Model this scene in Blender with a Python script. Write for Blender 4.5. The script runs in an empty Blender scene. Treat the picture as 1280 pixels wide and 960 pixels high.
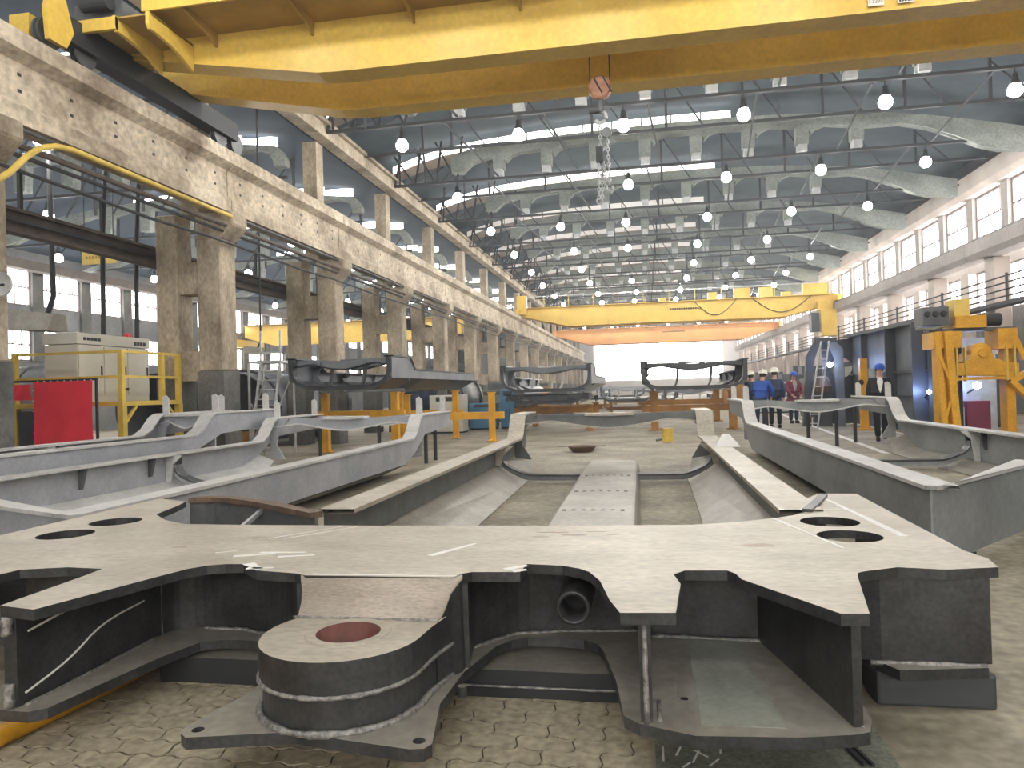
import bpy, math, random
from mathutils import Vector, Matrix
from mathutils.geometry import tessellate_polygon
random.seed(7)
PI = math.pi
scene = bpy.context.scene
COL = scene.collection

# ------------------------------------------------------------------ camera
F_PX = 920.0
cam_d = bpy.data.cameras.new('camera'); cam = bpy.data.objects.new('camera', cam_d); COL.objects.link(cam)
cam_d.sensor_fit = 'HORIZONTAL'; cam_d.sensor_width = 36.0; cam_d.lens = F_PX / 1280 * 36
cam_d.clip_end = 600
yaw, pit, roll = math.radians(10.2), math.radians(0.5), math.radians(1.6)
fw = Vector((-math.sin(yaw) * math.cos(pit), math.cos(yaw) * math.cos(pit), math.sin(pit)))
rt = Vector((math.cos(yaw), math.sin(yaw), 0)); up = rt.cross(fw)
r2 = rt * math.cos(roll) - up * math.sin(roll); u2 = up * math.cos(roll) + rt * math.sin(roll)
M = Matrix((r2, u2, -fw)).transposed().to_4x4(); M.translation = (0, 0, 1.45)
cam.matrix_world = M
scene.camera = cam

# ------------------------------------------------------------------ sky, exposure
w = bpy.data.worlds.new('sky'); scene.world = w; w.use_nodes = True
bg = w.node_tree.nodes['Background']; bg.inputs[0].default_value = (0.80, 0.88, 1.0, 1); bg.inputs[1].default_value = 1.0
hz = w.node_tree.nodes.new('ShaderNodeVolumeScatter')   # thin welding haze in the air of the hall
hz.inputs['Color'].default_value = (.86, .92, 1.0, 1); hz.inputs['Density'].default_value = .0022; hz.inputs['Anisotropy'].default_value = .2
w.node_tree.links.new(hz.outputs[0], w.node_tree.nodes['World Output'].inputs['Volume'])
vs = scene.view_settings
vs.view_transform = 'Standard'; vs.look = 'None'; vs.gamma = 1.0; vs.use_curve_mapping = False
vs.exposure = 0.15
LAMP_E, WIN_E, SKY_E = 150.0, 8.0, 5.0
scene.cycles.max_bounces = 4; scene.cycles.diffuse_bounces = 3; scene.cycles.glossy_bounces = 2
scene.cycles.sample_clamp_indirect = 6.0
scene.cycles.use_denoising = True
scene.cycles.use_adaptive_sampling = True; scene.cycles.adaptive_threshold = .08; scene.cycles.adaptive_min_samples = 16

# ------------------------------------------------------------------ materials
MATS = {}
def mat(name, c, rough=.6, metal=0., var=.25, scale=3., c2=None, bump=0., stretch=(1, 1, 1), detail=6., spec=.5, lo=.35, hi=.7, fine=0.):
    """noise-mottled surface: c mixed towards c2 (default darker c) by world-object noise"""
    if name in MATS: return MATS[name]
    m = bpy.data.materials.new(name); m.use_nodes = True; nt = m.node_tree; n = nt.nodes
    b = n['Principled BSDF']; b.inputs['Roughness'].default_value = rough; b.inputs['Metallic'].default_value = metal
    b.inputs['Specular IOR Level'].default_value = spec
    if c2 is None: c2 = tuple(x * (1 - var) for x in c)
    tc = n.new('ShaderNodeTexCoord'); mp = n.new('ShaderNodeMapping'); mp.inputs['Scale'].default_value = stretch
    geo = n.new('ShaderNodeNewGeometry')
    nt.links.new(geo.outputs['Position'], mp.inputs[0])
    ns = n.new('ShaderNodeTexNoise'); ns.inputs['Scale'].default_value = scale; ns.inputs['Detail'].default_value = detail
    ns.inputs['Roughness'].default_value = .65
    nt.links.new(mp.outputs[0], ns.inputs['Vector'])
    cr = n.new('ShaderNodeValToRGB'); cr.color_ramp.elements[0].position = lo; cr.color_ramp.elements[1].position = hi
    cr.color_ramp.elements[0].color = (*c2, 1); cr.color_ramp.elements[1].color = (*c, 1)
    nt.links.new(ns.outputs['Fac'], cr.inputs[0])
    out = cr.outputs[0]
    if fine:
        n3 = n.new('ShaderNodeTexNoise'); n3.inputs['Scale'].default_value = scale * 14; n3.inputs['Detail'].default_value = 4
        nt.links.new(mp.outputs[0], n3.inputs['Vector'])
        r3 = n.new('ShaderNodeMapRange'); r3.inputs[1].default_value = .3; r3.inputs[2].default_value = .7
        r3.inputs[3].default_value = 1 - fine; r3.inputs[4].default_value = 1 + fine * .5
        nt.links.new(n3.outputs['Fac'], r3.inputs[0])
        mx = n.new('ShaderNodeMix'); mx.data_type = 'RGBA'; mx.blend_type = 'MULTIPLY'; mx.inputs[0].default_value = 1
        nt.links.new(out, mx.inputs[6]); nt.links.new(r3.outputs[0], mx.inputs[7]); out = mx.outputs[2]
    nt.links.new(out, b.inputs['Base Color'])
    if bump:
        bp = n.new('ShaderNodeBump'); bp.inputs['Strength'].default_value = bump; bp.inputs['Distance'].default_value = .02
        nt.links.new(ns.outputs['Fac'], bp.inputs['Height']); nt.links.new(bp.outputs[0], b.inputs['Normal'])
    MATS[name] = m; return m
def emat(name, c, e):
    if name in MATS: return MATS[name]
    m = bpy.data.materials.new(name); m.use_nodes = True; nt = m.node_tree
    b = nt.nodes['Principled BSDF']; b.inputs['Base Color'].default_value = (.8, .8, .8, 1)
    b.inputs['Emission Color'].default_value = (*c, 1); b.inputs['Emission Strength'].default_value = e
    MATS[name] = m; return m

mat('concrete', (.54, .455, .335), .9, scale=1.3, c2=(.22, .175, .125), bump=.15, fine=.3, lo=.32, hi=.64, stretch=(1, 1, .55))
mat('beam_concrete', (.66, .57, .44), .9, scale=.8, c2=(.27, .21, .15), bump=.15, fine=.35, lo=.36, hi=.62, stretch=(1, .75, .9))
mat('grime_concrete', (.20, .19, .17), .9, scale=1.2, c2=(.09, .09, .085), fine=.3)
mat('truss_concrete', (.40, .43, .385), .9, scale=.8, c2=(.24, .265, .245), fine=.25)
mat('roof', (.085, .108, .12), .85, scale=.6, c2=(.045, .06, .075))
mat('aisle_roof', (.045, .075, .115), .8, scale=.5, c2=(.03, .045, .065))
mat('floor', (.44, .385, .285), .65, scale=.9, c2=(.21, .18, .13), fine=.35, lo=.34, hi=.66, bump=.05)
mat('paver', (.50, .43, .305), .8, scale=1.6, c2=(.36, .305, .21), fine=.35, bump=.2)
mat('paver_joint', (.10, .085, .06), .95, scale=8)
mat('tan_steel', (.555, .50, .405), .42, .2, scale=1.5, c2=(.37, .33, .265), fine=.22, lo=.3, hi=.64, stretch=(.9, 1.7, 1))
mat('mill_steel', (.115, .115, .118), .36, .45, scale=3.5, c2=(.055, .053, .052), fine=.25)
mat('inner_steel', (.20, .205, .20), .5, .3, scale=2.2, c2=(.12, .125, .125), fine=.15)
mat('pan_steel', (.44, .41, .345), .45, .3, scale=1.6, c2=(.29, .265, .22), fine=.18)
mat('bush_red', (.20, .065, .05), .5, .2, scale=6, c2=(.09, .035, .03))
mat('insert_steel', (.42, .43, .36), .5, .25, scale=3, c2=(.30, .31, .26), fine=.15)
mat('ramp_steel', (.58, .50, .40), .42, .2, scale=7, c2=(.44, .37, .30), fine=.25, stretch=(.4, 1, 2))
mat('scorch_steel', (.46, .34, .26), .5, .2, scale=6, c2=(.30, .24, .20), fine=.2)
mat('rust_steel', (.26, .16, .10), .6, .2, scale=5, c2=(.12, .085, .065), fine=.2)
mat('grey_primer', (.47, .48, .51), .5, .15, scale=1.5, c2=(.33, .34, .365), fine=.12)
mat('grey_primer_green', (.335, .35, .345), .5, .15, scale=1.3, c2=(.225, .235, .235), fine=.14)
mat('pale_primer', (.70, .69, .66), .55, .1, scale=1.5, c2=(.52, .515, .50), fine=.12)
mat('dark_primer', (.085, .09, .095), .42, .2, scale=1.5, c2=(.045, .048, .052))
mat('slate_primer', (.22, .235, .26), .45, .2, scale=1.5, c2=(.13, .14, .16))
mat('weld', (.48, .46, .43), .4, .5, scale=40, c2=(.22, .21, .20), bump=.6, lo=.4, hi=.6)
mat('chalk', (.92, .90, .86), .9, scale=20, var=.15)
mat('crane_yellow', (.80, .555, .105), .42, scale=.9, c2=(.66, .43, .075), fine=.12)
mat('crane_brown', (.46, .30, .07), .6, scale=1.5, c2=(.33, .21, .05))
mat('crane_orange', (.83, .42, .16), .5, scale=.9, var=.2)
mat('stand_yellow', (.85, .45, .03), .45, scale=2, c2=(.62, .30, .02), fine=.15)
mat('rail_yellow', (.80, .56, .10), .5, scale=3, var=.3)
mat('stand_rust', (.46, .22, .04), .6, scale=2, c2=(.28, .13, .03))
mat('dark_metal', (.05, .052, .055), .6, .3, scale=3)
mat('mid_metal', (.16, .165, .17), .5, .4, scale=3, var=.4)
mat('brown_metal', (.16, .125, .10), .7, .2, scale=3, var=.5)
mat('light_metal', (.62, .63, .64), .4, .3, scale=5, var=.3)
mat('cabinet_white', (.72, .70, .62), .5, scale=1.5, var=.12, fine=.06)
mat('cabinet_dark', (.07, .075, .08), .5, scale=2)
mat('cabinet_blue', (.10, .27, .45), .5, scale=2)
mat('red_sheet', (.92, .055, .085), .5, scale=1.5, c2=(.80, .035, .06), bump=.3)
mat('dark_red', (.22, .03, .05), .5, scale=2)
mat('black', (.012, .012, .013), .6, scale=3)
mat('skin', (.66, .36, .25), .6, scale=8, var=.1)
mat('suit', (.016, .018, .024), .8, scale=8)
mat('shirt', (.85, .85, .86), .7, scale=8, var=.05)
mat('work_blue', (.03, .11, .48), .7, scale=6, var=.3)
mat('work_navy', (.03, .045, .10), .7, scale=6, var=.3)
mat('maroon', (.24, .035, .055), .7, scale=6, var=.3)
mat('khaki', (.50, .52, .40), .7, scale=6, var=.2)
mat('helmet_white', (.88, .86, .72), .35, scale=6, var=.05)
mat('cap_blue', (.02, .09, .46), .5, scale=6, var=.2)
mat('hair', (.05, .035, .025), .7, scale=8)
mat('wall', (.50, .45, .42), .9, scale=.6, c2=(.36, .33, .31), fine=.15)
mat('pier_pink', (.72, .635, .57), .9, scale=.6, c2=(.52, .46, .42))
mat('wall_grey', (.26, .255, .25), .9, scale=.6, c2=(.17, .17, .17), fine=.2)
mat('fascia', (.42, .34, .28), .9, scale=.8)
mat('pale_wall', (.85, .84, .83), .9, scale=.5, var=.1)
mat('mullion', (.30, .25, .25), .7, scale=2)
mat('lamp_shell', (.55, .57, .60), .4, .4, scale=4)
mat('white_line', (.86, .84, .77), .7, scale=2, var=.2)
mat('hook_pink', (.66, .34, .22), .5, scale=6, c2=(.40, .18, .11))
mat('plate_green', (.30, .31, .25), .6, scale=4, c2=(.17, .17, .13), fine=.4)
mat('rope', (.07, .06, .05), .7, scale=6)
mat('print', (.04, .03, .03), .8, scale=6)
mat('yellow_sign', (.82, .60, .15), .6, scale=6, var=.15)
emat('lamp_glow', (1.0, .985, .95), LAMP_E)
emat('dim_pane', (.95, .82, .70), .35)  # same skylight glass, its glow turned down by hand for the far bays
emat('day_pane', (1.0, .975, .95), WIN_E)
emat('sky_pane', (1.0, .97, .93), SKY_E)
emat('arc', (.55, .70, 1.0), 60.0)
emat('weld_haze', (.16, .24, 1.0), 2.2)
emat('screen', (.55, .65, 1.0), 3.0)

# ------------------------------------------------------------------ mesh helpers
class MB:
    def __init__(s): s.v = []; s.f = []; s.m = []
    def add(s, vs_, fs, mi=0):
        o = len(s.v); s.v += [tuple(p) for p in vs_]
        s.f += [tuple(i + o for i in f) for f in fs]; s.m += [mi] * len(fs)
        return s
    def box(s, x0, x1, y0, y1, z0, z1, mi=0, top=None):
        vs_ = [(x0, y0, z0), (x1, y0, z0), (x1, y1, z0), (x0, y1, z0), (x0, y0, z1), (x1, y0, z1), (x1, y1, z1), (x0, y1, z1)]
        s.add(vs_, [(0, 3, 2, 1), (0, 1, 5, 4), (1, 2, 6, 5), (2, 3, 7, 6), (3, 0, 4, 7)], mi)
        s.add([vs_[4], vs_[5], vs_[6], vs_[7]], [(0, 1, 2, 3)], mi if top is None else top)
        return s
    def prism(s, loops, a, b, axis='z', mi=0, side=None):
        """extrude 2D loops (outer first, then holes) from a to b along axis"""
        if not isinstance(loops[0][0], (tuple, list)): loops = [loops]
        def P(p, t):
            return (p[0], p[1], t) if axis == 'z' else ((p[0], t, p[1]) if axis == 'y' else (t, p[0], p[1]))
        flat = [p for l in loops for p in l]
        tri = tessellate_polygon([[Vector((p[0], p[1], 0)) for p in l] for l in loops])
        n = len(flat)
        s.add([P(p, b) for p in flat], tri, mi)
        s.add([P(p, a) for p in flat], [t[::-1] for t in tri], mi)
        sd = mi if side is None else side
        o = 0
        for l in loops:
            k = len(l); vs_ = [P(p, a) for p in l] + [P(p, b) for p in l]
            s.add(vs_, [(i, (i + 1) % k, k + (i + 1) % k, k + i) for i in range(k)], sd)
        return s
    def tube(s, pts, r, n=8, mi=0, cap=True, radii=None):
        pts = [Vector(p) for p in pts]; k = len(pts); ring = []
        for i, p in enumerate(pts):
            t = (pts[min(i + 1, k - 1)] - pts[max(i - 1, 0)]).normalized()
            a = t.cross(Vector((0, 0, 1)) if abs(t.z) < .9 else Vector((1, 0, 0))).normalized(); b = t.cross(a)
            rr = radii[i] if radii else r
            ring += [p + (a * math.cos(2 * PI * j / n) + b * math.sin(2 * PI * j / n)) * rr for j in range(n)]
        fs = [(i * n + j, i * n + (j + 1) % n, (i + 1) * n + (j + 1) % n, (i + 1) * n + j) for i in range(k - 1) for j in range(n)]
        if cap: fs += [tuple(range(n))[::-1], tuple((k - 1) * n + j for j in range(n))]
        return s.add(ring, fs, mi)
    def beam(s, p, q, w, h=None, mi=0, upv=(0, 0, 1)):
        """rectangular bar between two points"""
        p, q = Vector(p), Vector(q); h = h or w; t = (q - p).normalized(); u = Vector(upv)
        if abs(t.dot(u)) > .97: u = Vector((0, 1, 0)) if abs(t.y) < .9 else Vector((1, 0, 0))
        a = t.cross(u).normalized() * (w / 2); b = a.cross(t).normalized() * (h / 2)
        vs_ = [e + i * a + j * b for e in (p, q) for i, j in ((-1, -1), (1, -1), (1, 1), (-1, 1))]
        return s.add(vs_, [(0, 1, 2, 3), (7, 6, 5, 4), (0, 4, 5, 1), (1, 5, 6, 2), (2, 6, 7, 3), (3, 7, 4, 0)], mi)
    def lathe(s, prof, c, n=20, mi=0, axis='z'):
        vs_ = []
        for r, h in prof:
            for j in range(n):
                a = 2 * PI * j / n; x, y = r * math.cos(a), r * math.sin(a)
                vs_.append((c[0] + x, c[1] + y, c[2] + h) if axis == 'z' else ((c[0] + x, c[1] + h, c[2] + y) if axis == 'y' else (c[0] + h, c[1] + x, c[2] + y)))
        k = len(prof)
        return s.add(vs_, [(i * n + j, i * n + (j + 1) % n, (i + 1) * n + (j + 1) % n, (i + 1) * n + j) for i in range(k - 1) for j in range(n)], mi)
    def sheet(s, a, b, mi=0):
        """ruled strip between two polylines of equal length"""
        k = len(a)
        return s.add(list(a) + list(b), [(i, i + 1, k + i + 1, k + i) for i in range(k - 1)], mi)
    def wall(s, pts, z0, z1, t, mi=0):
        """vertical plate of thickness t along a plan polyline"""
        L, R = offset(pts, t / 2), offset(pts, -t / 2)
        return s.prism([L + R[::-1]], z0, z1, mi=mi)
    def build(s, name, mats, parent=None, smooth=False):
        me = bpy.data.meshes.new(name); me.from_pydata([tuple(p) for p in s.v], [], s.f)
        for m in ([mats] if isinstance(mats, str) else mats): me.materials.append(MATS[m])
        me.polygons.foreach_set('material_index', s.m)
        if smooth: me.polygons.foreach_set('use_smooth', [True] * len(me.polygons))
        me.update()
        import bmesh
        bm = bmesh.new(); bm.from_mesh(me)
        bmesh.ops.remove_doubles(bm, verts=bm.verts, dist=1e-5)
        bmesh.ops.recalc_face_normals(bm, faces=bm.faces)
        bm.to_mesh(me); bm.free()
        o = bpy.data.objects.new(name, me); COL.objects.link(o)
        if parent: o.parent = parent
        return o
def offset(pts, d):
    out = []; k = len(pts)
    for i, p in enumerate(pts):
        a, b = pts[max(i - 1, 0)], pts[min(i + 1, k - 1)]
        dx, dy = b[0] - a[0], b[1] - a[1]; l = math.hypot(dx, dy) or 1
        out.append((p[0] - dy / l * d, p[1] + dx / l * d))
    return out
def arc2(cx, cy, r, a0, a1, n=8, ry=None):
    ry = ry or r
    return [(cx + r * math.cos(math.radians(a0 + (a1 - a0) * i / n)), cy + ry * math.sin(math.radians(a0 + (a1 - a0) * i / n))) for i in range(n + 1)]
def smooth2(pts, it=2, closed=False):
    for _ in range(it):
        q = []; k = len(pts)
        for i in range(k if closed else k - 1):
            a, b = pts[i], pts[(i + 1) % k]
            q += [tuple(.75 * x + .25 * y for x, y in zip(a, b)), tuple(.25 * x + .75 * y for x, y in zip(a, b))]
        pts = q if closed else [pts[0]] + q[1:-1] + [pts[-1]]
    return pts
def tag(o, label, cat, group=None):
    o['label'] = label; o['category'] = cat
    if group: o['group'] = group
    return o
def struct(o, label=None):
    o['kind'] = 'structure'
    if label: o['label'] = label
    return o
def thing(name, label, cat, loc=(0, 0, 0), rz=0., group=None):
    o = bpy.data.objects.new(name, None); COL.objects.link(o); o.empty_display_size = .2
    o.location = loc; o.rotation_euler = (0, 0, rz)
    return tag(o, label, cat, group)
def dup(o, parent=None):
    c = o.copy(); COL.objects.link(c)
    if parent is not None: c.parent = parent
    for ch in list(o.children):
        if ch.name != c.name: dup(ch, c)
    return c
def bevel(o, wd=.01, seg=2):
    m = o.modifiers.new('bevel', 'BEVEL'); m.width = wd; m.segments = seg; m.limit_method = 'ANGLE'; return o

# ------------------------------------------------------------------ the hall: floor, walls, roof
Y0, Y1 = -14.0, 116.0
def interp(t, x):
    for (a, za), (b, zb) in zip(t, t[1:]):
        if x <= b: return za + (zb - za) * (x - a) / (b - a)
    return t[-1][1]
HALL = smooth2([(-9.7, 10.2), (-7.5, 10.95), (-3, 11.3), (3, 11.4), (8, 11.15), (11, 10.55), (13.7, 9.9)], 2)
AISLE = smooth2([(-28, 8.3), (-24, 9.5), (-18.7, 10.0), (-13.5, 9.8), (-9.8, 9.3)], 2)
def roofz(x): return interp(HALL, x)
def aislez(x): return interp(AISLE, x)

floor = struct(MB().box(-28.2, 16.2, Y0, Y1, -.3, -.012).build('floor', 'floor'), 'dusty grey-brown concrete hall floor')
hx0, hx1, hy0, hy1 = -3.05, .50, 2.35, 4.45
struct(MB().box(hx0, hx1, hy0, hy1, -.012, -.006).build('paver_bed', 'paver_joint', floor))
# the concrete screed around the paved strip
sc = MB()
for a in ((-28.2, hx0, Y0, Y1), (hx1, 16.2, Y0, Y1), (hx0, hx1, Y0, hy0), (hx0, hx1, hy1, Y1)): sc.box(a[0], a[1], a[2], a[3], -.012, 0)
sc.build('screed', 'floor', floor)
PL, PW = .236, .116
def paver_loop():
    top = []
    for i in range(13):
        t = i / 12; top.append((t * (PL - .010) + .005, .0105 * math.sin(t * 4 * PI)))
    e = [(x, y + .0055) for x, y in top]
    f = [(x, y + PW - .0055) for x, y in top][::-1]
    r = [(PL - .004 + .008 * math.sin(t * 2 * PI), t * PW) for t in (.25, .5, .75)]
    l = [(.004 + .008 * math.sin(t * 2 * PI), t * PW) for t in (.75, .5, .25)]
    return e + r + f + l
pav = None; k = 0
for j in range(18):
    for i in range(15 if j % 2 == 0 else 16):
        if pav is None:
            pav = MB().prism([paver_loop()], -.006, 0).build('paver', 'paver', floor); o = pav
        else:
            o = pav.copy(); COL.objects.link(o)
        o.location = (hx0 + .01 + i * PL - (PL / 2 if j % 2 else 0), hy0 + .01 + j * PW, random.uniform(-.001, .0025))

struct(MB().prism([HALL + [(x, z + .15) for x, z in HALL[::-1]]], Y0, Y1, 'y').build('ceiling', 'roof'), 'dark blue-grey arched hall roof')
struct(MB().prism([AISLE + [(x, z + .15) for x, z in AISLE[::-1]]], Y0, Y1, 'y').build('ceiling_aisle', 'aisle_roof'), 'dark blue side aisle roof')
struct(MB().box(-28, 16, Y1, Y1 + .3, 0, 12).build('wall_back', 'pale_wall'), 'pale far end wall')
struct(MB().box(-28, 16, Y0 - .3, Y0, 0, 12).build('wall_front', 'wall_grey'), 'grey end wall')

def pane_mesh(name, wd, ht, glow): return MB().box(0, .02, 0, wd, 0, ht).build(name, glow)
WIN_N = [0]
def make_window(x, y, z, wd, ht, nb, transom, side, proto={}):
    """steel window in a longitudinal wall: emissive daylight pane, frame and bars; side=+1 pane behind at +x"""
    WIN_N[0] += 1
    key = (wd, ht, nb, transom, side)
    nm = 'window_%d' % WIN_N[0]
    if key in proto:
        o = dup(proto[key]); o.name = nm
    else:
        o = bpy.data.objects.new(nm, None); COL.objects.link(o); o.empty_display_size = .2
        b = MB().box(.05 * side - .01, .05 * side + .01, .03, wd - .03, .03, ht - .03); b.build('pane', 'day_pane', o)
        f = MB()
        for a in ((0, wd, 0, .06), (0, wd, ht - .06, ht), (0, .06, 0, ht), (wd - .06, wd, 0, ht)): f.box(-.05, .05, a[0], a[1], a[2], a[3])
        f.build('window_frame', 'mullion', o)
        for i in range(1, nb):
            yy = wd * i / nb
            MB().box(-.03, .02, yy - .02, yy + .02, ht * (transom if i % 2 else 0), ht).build('mullion', 'mullion', o)
        if transom: MB().box(-.035, .025, 0, wd, ht * transom - .03, ht * transom + .03).build('transom', 'mullion', o)
        proto[key] = o
    o.location = (x, y, z)
    struct(o)
    return o

# right side: clerestory above the crane beam, lower windows set back behind it
def longwall(name, x0, x1, zs, m, y0=Y0, y1=Y1):
    b = MB()
    for z0, z1 in zs: b.box(x0, x1, y0, y1, z0, z1)
    return struct(b.build(name, m))
longwall('wall_right', 14.75, 15.0, [(6.1, 10.2)], 'wall')
longwall('wall_right_dado', 14.7, 15.0, [(0, 4.25)], 'wall_grey')
y = 18.6; i = 0
piers = []
while y < 112:
    make_window(13.75, y + .28, 6.98, 2.44, 1.85, 5, .5, 1)
    make_window(14.85, y + .45, 4.25, 2.1, 1.85, 3, 0, 1)
    y += 3.0; i += 1
p0 = MB().box(13.55, 13.95, -.27, .27, 6.85, 8.9).build('window_pier', 'wall')
p1 = MB().box(14.45, 14.95, -.45, .45, 0, 6.1).build('wall_pier', 'pier_pink')
for k in range(32):
    yy = 18.6 + 3 * k
    a = p0 if k == 0 else p0.copy(); b = p1 if k == 0 else p1.copy()
    if k: COL.objects.link(a); COL.objects.link(b)
    a.location = (0, yy, 0); b.location = (0, yy, 0)
    tag(a, 'concrete window pier between upper clerestory windows', 'pier', 'upper window piers'); tag(b, 'pale pinkish wall pier between the lower windows', 'pier', 'lower wall piers')
struct(MB().box(13.5, 14.2, Y0, 18.6, 6.85, 8.9).build('wall_right_upper', 'wall'))
struct(MB().box(14.75, 15, Y0, 18.3, .9, 6.1).build('wall_right_lower', 'wall'))
# left aisle outer wall
longwall('wall_left', -28.0, -27.6, [(0, 3.4), (4.9, 5.9), (7.8, 9.2)], 'wall_grey')
y = 20.6
wp = MB().box(-27.95, -27.45, -.32, .32, 3.4, 7.9).build('window_pier', 'grime_concrete')
for k in range(26):
    yy = 20.6 + 3.0 * k
    make_window(-27.65, yy + .32, 5.92, 2.36, 1.85, 6, .45, -1)
    if k < 22: make_window(-27.65, yy + .32, 3.42, 2.36, 1.45, 5, .5, -1)
    a = wp if k == 0 else wp.copy()
    if k: COL.objects.link(a)
    a.location = (0, yy, 0); tag(a, 'dark concrete pier between side aisle windows', 'pier', 'side aisle window piers')
struct(MB().box(-28, -27.6, Y0, 20.3, 3.4, 7.8).build('wall_left_near', 'wall_grey'))
# far end wall glazing, plus unseen panes added in the near wall as front fill
for yy in (Y1 - .06, Y0 + .02):
    for k in range(10):
        for z0, z1 in ((2.6, 4.4), (4.5, 6.3), (6.4, 8.2)) if yy > 0 else ((4.5, 6.3), (6.4, 8.2)):
            WIN_N[0] += 1
            struct(MB().box(-7.6 + k * 1.95, -5.75 + k * 1.95, yy, yy + .04, z0, z1).build('window_%d' % WIN_N[0], 'day_pane'))

# ------------------------------------------------------------------ columns and crane beams, left row
BAYS = [8.8 + 6 * k for k in range(-3, 18)]
col = thing('concrete_column', 'weathered twin-legged concrete column under the crane beam', 'column', (0, 0, 0), 0, 'left row of concrete columns')
c = MB(); c.box(-9.5, -8.92, -.30, .30, 2.05, 5.25); c.prism([[(-9.5, 4.9), (-8.92, 4.9), (-8.62, 5.2), (-8.62, 5.48), (-9.5, 5.48)]], -.32, .32, 'y')
bevel(c.build('front_leg', 'concrete', col), .03, 1)
MB().box(-9.52, -8.9, -.32, .32, 0, 2.05).build('painted_base', 'grime_concrete', col)
bevel(MB().box(-10.5, -9.98, -.28, .28, 1.9, 5.5).build('rear_leg', 'concrete', col), .03, 1)
MB().box(-10.52, -9.96, -.3, .3, 0, 1.9).build('rear_base', 'grime_concrete', col)
for z0, z1 in ((3.75, 4.45), (1.85, 2.5)):
    MB().box(-9.98, -9.5, -.2, .2, z0, z1).build('bracket_beam', 'concrete', col)
MB().box(-9.88, -9.45, -.24, .24, 5.48, 9.05).build('upper_shaft', 'concrete', col)
col.location = (0, BAYS[0], 0)
for yy in BAYS[1:]:
    o = dup(col); o.location = (0, yy, 0)
    if yy > 14: o['label'] = 'twin-legged concrete column beside the yellow platform' if yy < 15 else 'twin-legged concrete column, ' + ['', 'next', 'second', 'third', 'fourth', 'fifth', 'sixth', 'seventh', 'eighth', 'ninth', 'tenth', 'eleventh', 'twelfth', 'thirteenth', 'fourteenth', 'fifteenth', 'sixteenth'][round((yy - 14.8) / 6)] + ' down the row from the yellow platform'
def crane_beam_mesh(x, s):
    prof = [(-.30, 6.85), (.30, 6.85), (.30, 6.58), (.12, 6.46), (.12, 5.88), (.22, 5.78), (.22, 5.52), (-.22, 5.52), (-.22, 5.78), (-.12, 5.88), (-.12, 6.46), (-.30, 6.58)]
    return MB().prism([[(x + a, b) for a, b in prof]], -2.985, 2.985, 'y')
cb = thing('crane_beam', 'stained concrete crane beam resting on the left columns', 'beam', (0, 0, 0), 0, 'left crane beams')
crane_beam_mesh(-9.02, 1).build('beam_body', 'beam_concrete', cb)
MB().box(-9.12, -8.92, -3, 3, 6.851, 6.90).box(-9.05, -8.99, -3, 3, 6.90, 6.98).build('rail', 'mid_metal', cb)
for z in (6.02, 6.26):
    for i in range(6):
        MB().box(-8.905, -8.897, -2.5 + i, -2.43 + i, z, z + .05).build('bolt_hole', 'black', cb)
cb.location = (0, BAYS[0] + 3, 0)
for yy in BAYS[1:-1]:
    o = dup(cb); o.location = (0, yy + 3, 0)
# right crane beam
prof = [(-.35, 6.85), (.45, 6.85), (.45, 6.15), (-.2, 6.15), (-.35, 6.35)]
cbr = thing('crane_beam', 'grey concrete crane beam running below the right clerestory windows', 'beam', (0, 0, 0), 0, 'right crane beams')
MB().prism([[(13.35 + a, b) for a, b in prof]], -2.985, 2.985, 'y').build('beam_body', 'wall', cbr)
MB().box(13.1, 13.3, -3, 3, 6.851, 6.95).build('rail', 'mid_metal', cbr)
cbr.location = (0, BAYS[0] + 3, 0)
for yy in BAYS[1:-1]: dup(cbr).location = (0, yy + 3, 0)
cr_ = MB(); cr_.box(13.45, 14.1, -.35, .35, 0, 6.15)
colr = tag(cr_.build('concrete_column', 'pier_pink'), 'pale concrete column carrying the right crane beam', 'column', 'right row of concrete columns')
bevel(colr, .04, 1); colr.location = (0, BAYS[0] - 1, 0)
for yy in BAYS[1:]:
    o = colr.copy(); COL.objects.link(o); o.location = (0, yy - 1, 0)
# eaves beams
b = MB().box(-9.42, -9.02, Y0, Y1, 9.05, 9.42).box(-9.55, -8.9, Y0, Y1, 9.42, 9.52)
tag(b.build('eaves_beam', 'concrete'), 'long weathered eaves beam above the left columns', 'beam')
b = thing('eaves_beam', 'pale eaves beam above the right clerestory windows', 'beam')
MB().prism([[(13.05, 9.0), (13.3, 8.85), (13.95, 8.85), (13.95, 9.62), (13.05, 9.62)]], Y0, Y1, 'y').build('beam_body', 'pier_pink', b)
MB().box(12.9, 13.95, Y0, Y1, 9.62, 9.95).build('dark_gutter', 'dark_metal', b)

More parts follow.
